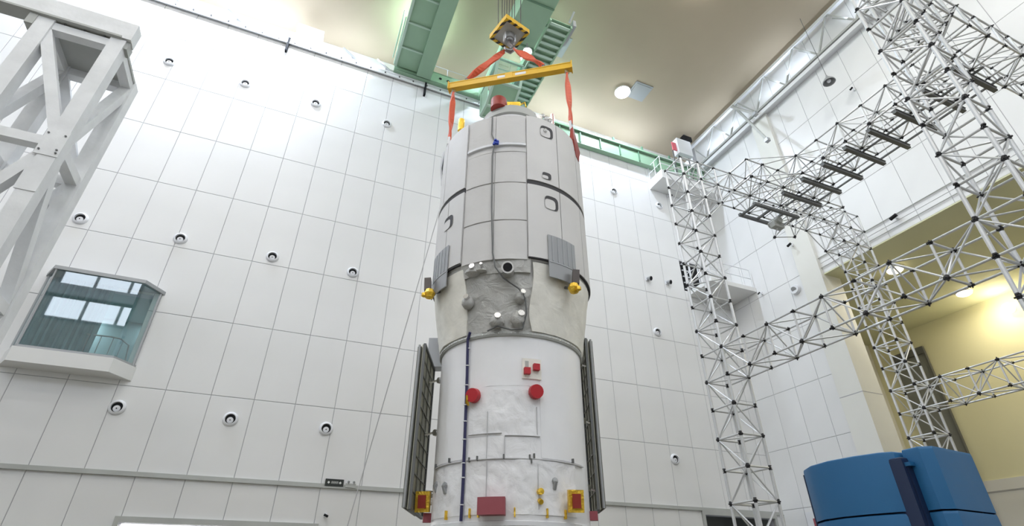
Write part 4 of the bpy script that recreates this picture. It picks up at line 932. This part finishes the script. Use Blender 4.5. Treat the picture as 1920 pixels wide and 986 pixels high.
# stray tripod of tubes below it
t = thing('hanging_tripod', 'small pyramid of silver tubes hanging under the haunch of the top crossbeam', 'scaffold', (s_*20.3, s_*13.0, s_*13.6))
P = [Vector((s_*19.9, s_*13.49, s_*15.55)), Vector((s_*20.8, s_*13.49, s_*15.5)), Vector((s_*20.9, s_*12.43, s_*15.5)), Vector((s_*19.6, s_*14.2, s_*14.1)), Vector((s_*20.6, s_*13.9, s_*14.2))]
for a, b in ((0, 3), (1, 3), (0, 4), (1, 4), (2, 4), (3, 4)): seg(t, P[a], P[b], .019, 'brace_tube')
for p in P[3:]: inst('node_joint', NODE, t, p)

# ------------------------------------------------------------------ grey truss tower on the left
t = thing('truss_tower', 'tall off-white box section truss tower with a flat top beam', 'tower', (-5.5, 10.6, FLOOR))
X0, X1, Y0, Y1, ZT = -6.25, -4.99, 9.99, 11.2, 9.95
W = .28
def tb_(name, a, b, w_=W*.8, h_=W*.8, up=(0, 1, 0), m='steelw'): return obj(name, MB().beam(a, b, w_, h_, up=up), m, t)
for x in (X0, X1):
    for y in (Y0, Y1): tb_('post', (x, y, FLOOR), (x, y, ZT), W, W)
LV = [ZT-.14, 6.95, 4.05, 1.15]
for z in LV:
    for y in (Y0, Y1): tb_('strut', (X0, y, z), (X1, y, z), .2, .2, (0, 0, 1))
    for x in (X0, X1): tb_('strut', (x, Y0, z), (x, Y1, z), .2, .2, (0, 0, 1))
for a, (z1, z0) in enumerate(zip(LV[:-1], LV[1:])):
    for y in (Y0, Y1):
        p, q = ((X0, y, z1), (X1, y, z0)) if a % 2 == 0 else ((X1, y, z1), (X0, y, z0))
        tb_('diagonal', p, q, .2, .2)
    for x in (X0, X1):
        p, q = ((x, Y1, z1), (x, Y0, z0)) if a % 2 == 0 else ((x, Y0, z1), (x, Y1, z0))
        tb_('diagonal', p, q, .2, .2, (1, 0, 0))
tb_('diagonal', (X0, Y0, LV[3]), (X1, Y0, FLOOR+.1), .2, .2)
obj('node_plate', MB().box((X1-.20, Y0-.155, 6.6), (X1+.16, Y0-.135, 7.2)), 'steelw', t)
obj('node_plate', MB().box((X1-.17, Y0-.155, 5.8), (X1+.15, Y0-.135, 6.35)), 'steelw', t)
bl = MB()
for x, z in ((X1-.15, 7.1), (X1-.15, 6.7), (X1+.11, 6.68), (X1+.11, 7.1), (X1+.1, 6.75)): bl.cyl((x, Y0-.155, z), (x, Y0-.175, z), .018, 8)
obj('bolt', bl, 'chan', t)
obj('deck_plate', MB().box((X0-.1, Y0+.12, ZT-.05), (X1+.12, Y1+.14, ZT+.02)), 'steelg', t)
obj('top_beam', MB().box((-11.5, Y0-.18, ZT+.02), (X1+.22, Y0+.10, ZT+.52)), 'steelw', t)
obj('beam_flange', MB().box((-11.5, Y0-.21, ZT+.0), (X1+.05, Y0+.12, ZT+.05)), 'steelg', t)
obj('corner_bracket', MB().box((X0-.28, Y0-.16, ZT-.30), (X0-.14, Y0+.1, ZT+.0)).box((X1+.14, Y0-.1, ZT-.2), (X1+.2, Y0+.16, ZT+.02)), 'steelg', t)
bl = MB()
for x in (-5.95, -5.6, -5.25, -5.05): bl.cyl((x, Y0-.1, ZT+.0), (x, Y0-.1, ZT-.03), .02, 8)
obj('flange_bolt', bl, 'chan', t)
tb_('post', (-10.9, Y0, FLOOR), (-10.9, Y0, ZT), W, W)

# ------------------------------------------------------------------ blue cabinets
def rounded(x0, x1, y0, y1, r, n=6):
    pts = []
    for cx, cy_, a0 in ((x1-r, y0+r, -90), (x1-r, y1-r, 0), (x0+r, y1-r, 90), (x0+r, y0+r, 180)):
        for k in range(n+1): a = R(a0+90*k/n); pts.append((cx+r*K(a), cy_+r*S(a)))
    return pts
t = thing('blue_cabinet', 'rounded blue cabinet with a dark groove standing on the floor by the side bay', 'cabinet', (6.9, 4.6, FLOOR))
def shell(name, pts, z0, z1, m='blue', lip=.03):
    mb = MB(); n = len(pts); cx = sum(p[0] for p in pts)/n; cyy = sum(p[1] for p in pts)/n
    rings = [(z0, 1), (z1-.035, 1), (z1-.01, .99), (z1, .965)]
    vs = [(cx+(x-cx)*s, cyy+(y-cyy)*s, z) for z, s in rings for x, y in pts]
    fs = [(k*n+i, k*n+(i+1) % n, (k+1)*n+(i+1) % n, (k+1)*n+i) for k in range(3) for i in range(n)]
    mb.add(vs, fs, 0, True); mb.f.append([3*n+i for i in range(n)]); mb.m.append(0); mb.sm.append(False)
    return obj(name, mb, m, t)
# bulging body: outline bows toward the hall
left = [(6.75, 4.02), (6.45, 4.05), (6.36, 4.15), (6.27, 4.42), (6.24, 4.75), (6.32, 5.08), (6.48, 5.32), (6.66, 5.44), (7.2, 5.5), (7.55, 5.3), (7.55, 4.02)]
right = [(6.62, 3.72), (7.46, 3.81), (7.58, 3.9), (7.62, 4.02), (7.5, 4.0), (6.52, 4.0), (6.50, 3.8)]
shell('body', left, FLOOR, .66); shell('body', left, .675, 1.30)
left2 = [(x+.02, y) for x, y in left]
shell('core', [(6.40, 3.96), (7.5, 3.96), (7.5, 5.2), (6.55, 5.2), (6.4, 4.6)], FLOOR, 1.22, 'blued')
shell('door', right, FLOOR, .66); shell('door', right, .675, 1.31)
obj('hinge_strip', MB().box((6.44, 3.94, FLOOR), (6.52, 4.04, 1.12)), 'blued', t)
obj('latch', MB().box((6.43, 3.90, 1.12), (6.53, 4.06, 1.16)), 'blue', t)
obj('edge_strip', MB().cyl((6.655, 5.46, FLOOR), (6.655, 5.46, 1.27), .018, 8), 'blued', t)
obj('lifting_eye', MB().box((6.42, 4.55, 1.29), (6.52, 4.72, 1.315)), 'blue', t)
# pale switch box behind the cabinet on the back wall
t = thing('switch_box', 'pale wall box on the back wall just behind the blue cabinet edge', 'box', (XR-.3, 17.5, .6))
obj('box_body', MB().box((XR-.09, 15.9, 1.5), (XR-.025, 16.7, 2.45)), 'fixture', t)
obj('label_plate', MB().box((XR-.1, 16.15, 1.75), (XR-.09, 16.4, 2.2)), 'maroon', t)
